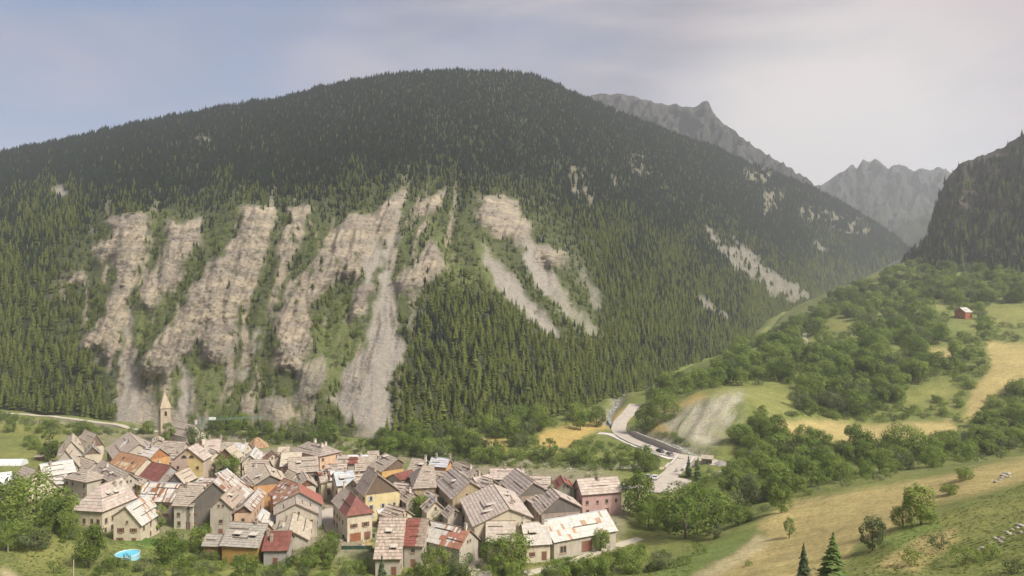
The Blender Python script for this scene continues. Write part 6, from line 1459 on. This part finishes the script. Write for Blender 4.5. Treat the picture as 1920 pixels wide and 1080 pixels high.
def tunnel(px, py, L_, R_, rz, label):
    x, y, z = hit(px, py); root = empty('polytunnel', (x, y, z), rz); tag(root, label, 'polytunnel'); m = MB(); n = 14; M_ = plain('white_film', (0.72, 0.72, 0.74), .4, .06)
    for i in range(n):
        a, b = math.pi * i / n, math.pi * (i + 1) / n; m.poly([(-L_ / 2, R_ * math.cos(a), R_ * math.sin(a)), (-L_ / 2, R_ * math.cos(b), R_ * math.sin(b)), (L_ / 2, R_ * math.cos(b), R_ * math.sin(b)), (L_ / 2, R_ * math.cos(a), R_ * math.sin(a))])
    for e_ in (-1, 1): m.poly([(e_ * L_ / 2, R_ * math.cos(math.pi * i / n), R_ * math.sin(math.pi * i / n)) for i in range(n + 1)])
    m.build('film', M_, root)
    for k in range(5):
        h_ = MB(); xx = -L_ / 2 + L_ * k / 4
        for i in range(n): a, b = math.pi * i / n, math.pi * (i + 1) / n; h_.tube((xx, 1.02 * R_ * math.cos(a), 1.02 * R_ * math.sin(a)), (xx, 1.02 * R_ * math.cos(b), 1.02 * R_ * math.sin(b)), .05, .05, 4)
        h_.build('hoop', M_CR, root)
tunnel(24, 872, 9, 2.2, .05, 'small white polytunnel in the field at the left'); tunnel(-4, 908, 8, 3.6, .6, 'white polytunnel cut by the left picture edge')
def fence(pxs, h, label):
    hp = hits([p[0] for p in pxs], [p[1] for p in pxs]); o0 = hp[0]; root = empty('garden_fence', tuple(o0)); tag(root, label, 'fence')
    for i, p in enumerate(hp):
        q = p - o0; m = MB(); m.tube((q[0], q[1], q[2] - .5), (q[0], q[1], q[2] + h + .1), .06, .06, 6); m.build('post', M_WOOD, root)
        if i:
            a = hp[i - 1] - o0; m = MB(); t = Vector((q[0] - a[0], q[1] - a[1], 0)).normalized(); nn = Vector((-t.y, t.x, 0)) * .02; A_, B_ = Vector(a) + t * .07, Vector(q) - t * .07
            m.hexa([A_ - nn, B_ - nn, B_ + nn, A_ + nn] + [v + Vector((0, 0, h)) for v in (A_ - nn, B_ - nn, B_ + nn, A_ + nn)]); m.build('panel', plain('green_netting', (0.035, 0.075, 0.055), .8, .2), root)
fence([(642, 1011), (660, 1010), (680, 1010), (703, 1009)], 1.1, 'dark green netting fence behind the little yard'); fence([(640, 1033), (662, 1032), (684, 1032), (698, 1030)], 1.0, 'dark green netting fence in front of the little yard')
for a in ((138, 1084, 34, 'tall wooden post at the lower left slope'), (15, 1036, 18, 'short wooden post at the left edge'), (1525, 612, 18, 'thin pale pole on the wooded hump'), (1845, 446, 26, 'thin white pole below the dark crag')):
    x, y, z = hit(a[0], a[1]); m = MB(); m.tube((0, 0, -.4), (0, 0, a[2] / F * y), .09 * max(1, y / 300), .08 * max(1, y / 300), 7); o = m.build('pole', plain('pale_pole', (0.5, 0.45, 0.37), .9)); o.location = (x, y, z); tag(o, a[3], 'pole')
x, y, z = hit(1241, 886); root = empty('notice_board', (x, y, z), .15); tag(root, 'cream notice board by the bridge parapet', 'notice board')
m = MB(); m.box(-.95, .95, -.04, .04, .9, 1.75); m.build('board', plain('cream_board', (0.55, 0.5, 0.3), .7, .15), root)
for xx in (-.8, .8): m = MB(); m.box(xx - .05, xx + .05, .045, .13, -.3, 1.8); m.build('post', M_WOOD, root)
x, y, z = hit(681, 1023); root = empty('parasol', (x, y, z)); tag(root, 'folded cream parasol in the little yard', 'parasol')
m = MB(); m.tube((0, 0, 0), (0, 0, 2.5), .04, .03, 6); m.build('pole', M_WOOD, root); m = MB(); m.tube((0, 0, .95), (0, 0, 2.45), .3, .05, 9); m.build('canopy', wallm('cream'), root); m = MB(); m.box(-.4, .4, -.4, .4, -.05, .1); m.build('base', M_CONC, root)

# ------------------------------------------------------------------ haze in the valley air
m = MB(); m.box(-3600, 3600, -220, 6800, -60, 840); hz_ = m.build('haze')
hm_ = bpy.data.materials.new('haze_air'); hm_.use_nodes = True; hn, hl = hm_.node_tree.nodes, hm_.node_tree.links; hn.clear()
ho = hn.new('ShaderNodeOutputMaterial'); hv = hn.new('ShaderNodeVolumePrincipled'); hv.inputs['Color'].default_value = (0.83, 0.88, 0.96, 1); hv.inputs['Density'].default_value = 0.00018; hv.inputs['Anisotropy'].default_value = 0.2
hl.new(hv.outputs[0], ho.inputs['Volume']); hz_.data.materials.append(hm_); tag(hz_, 'pale haze hanging in the valley', kind='stuff')
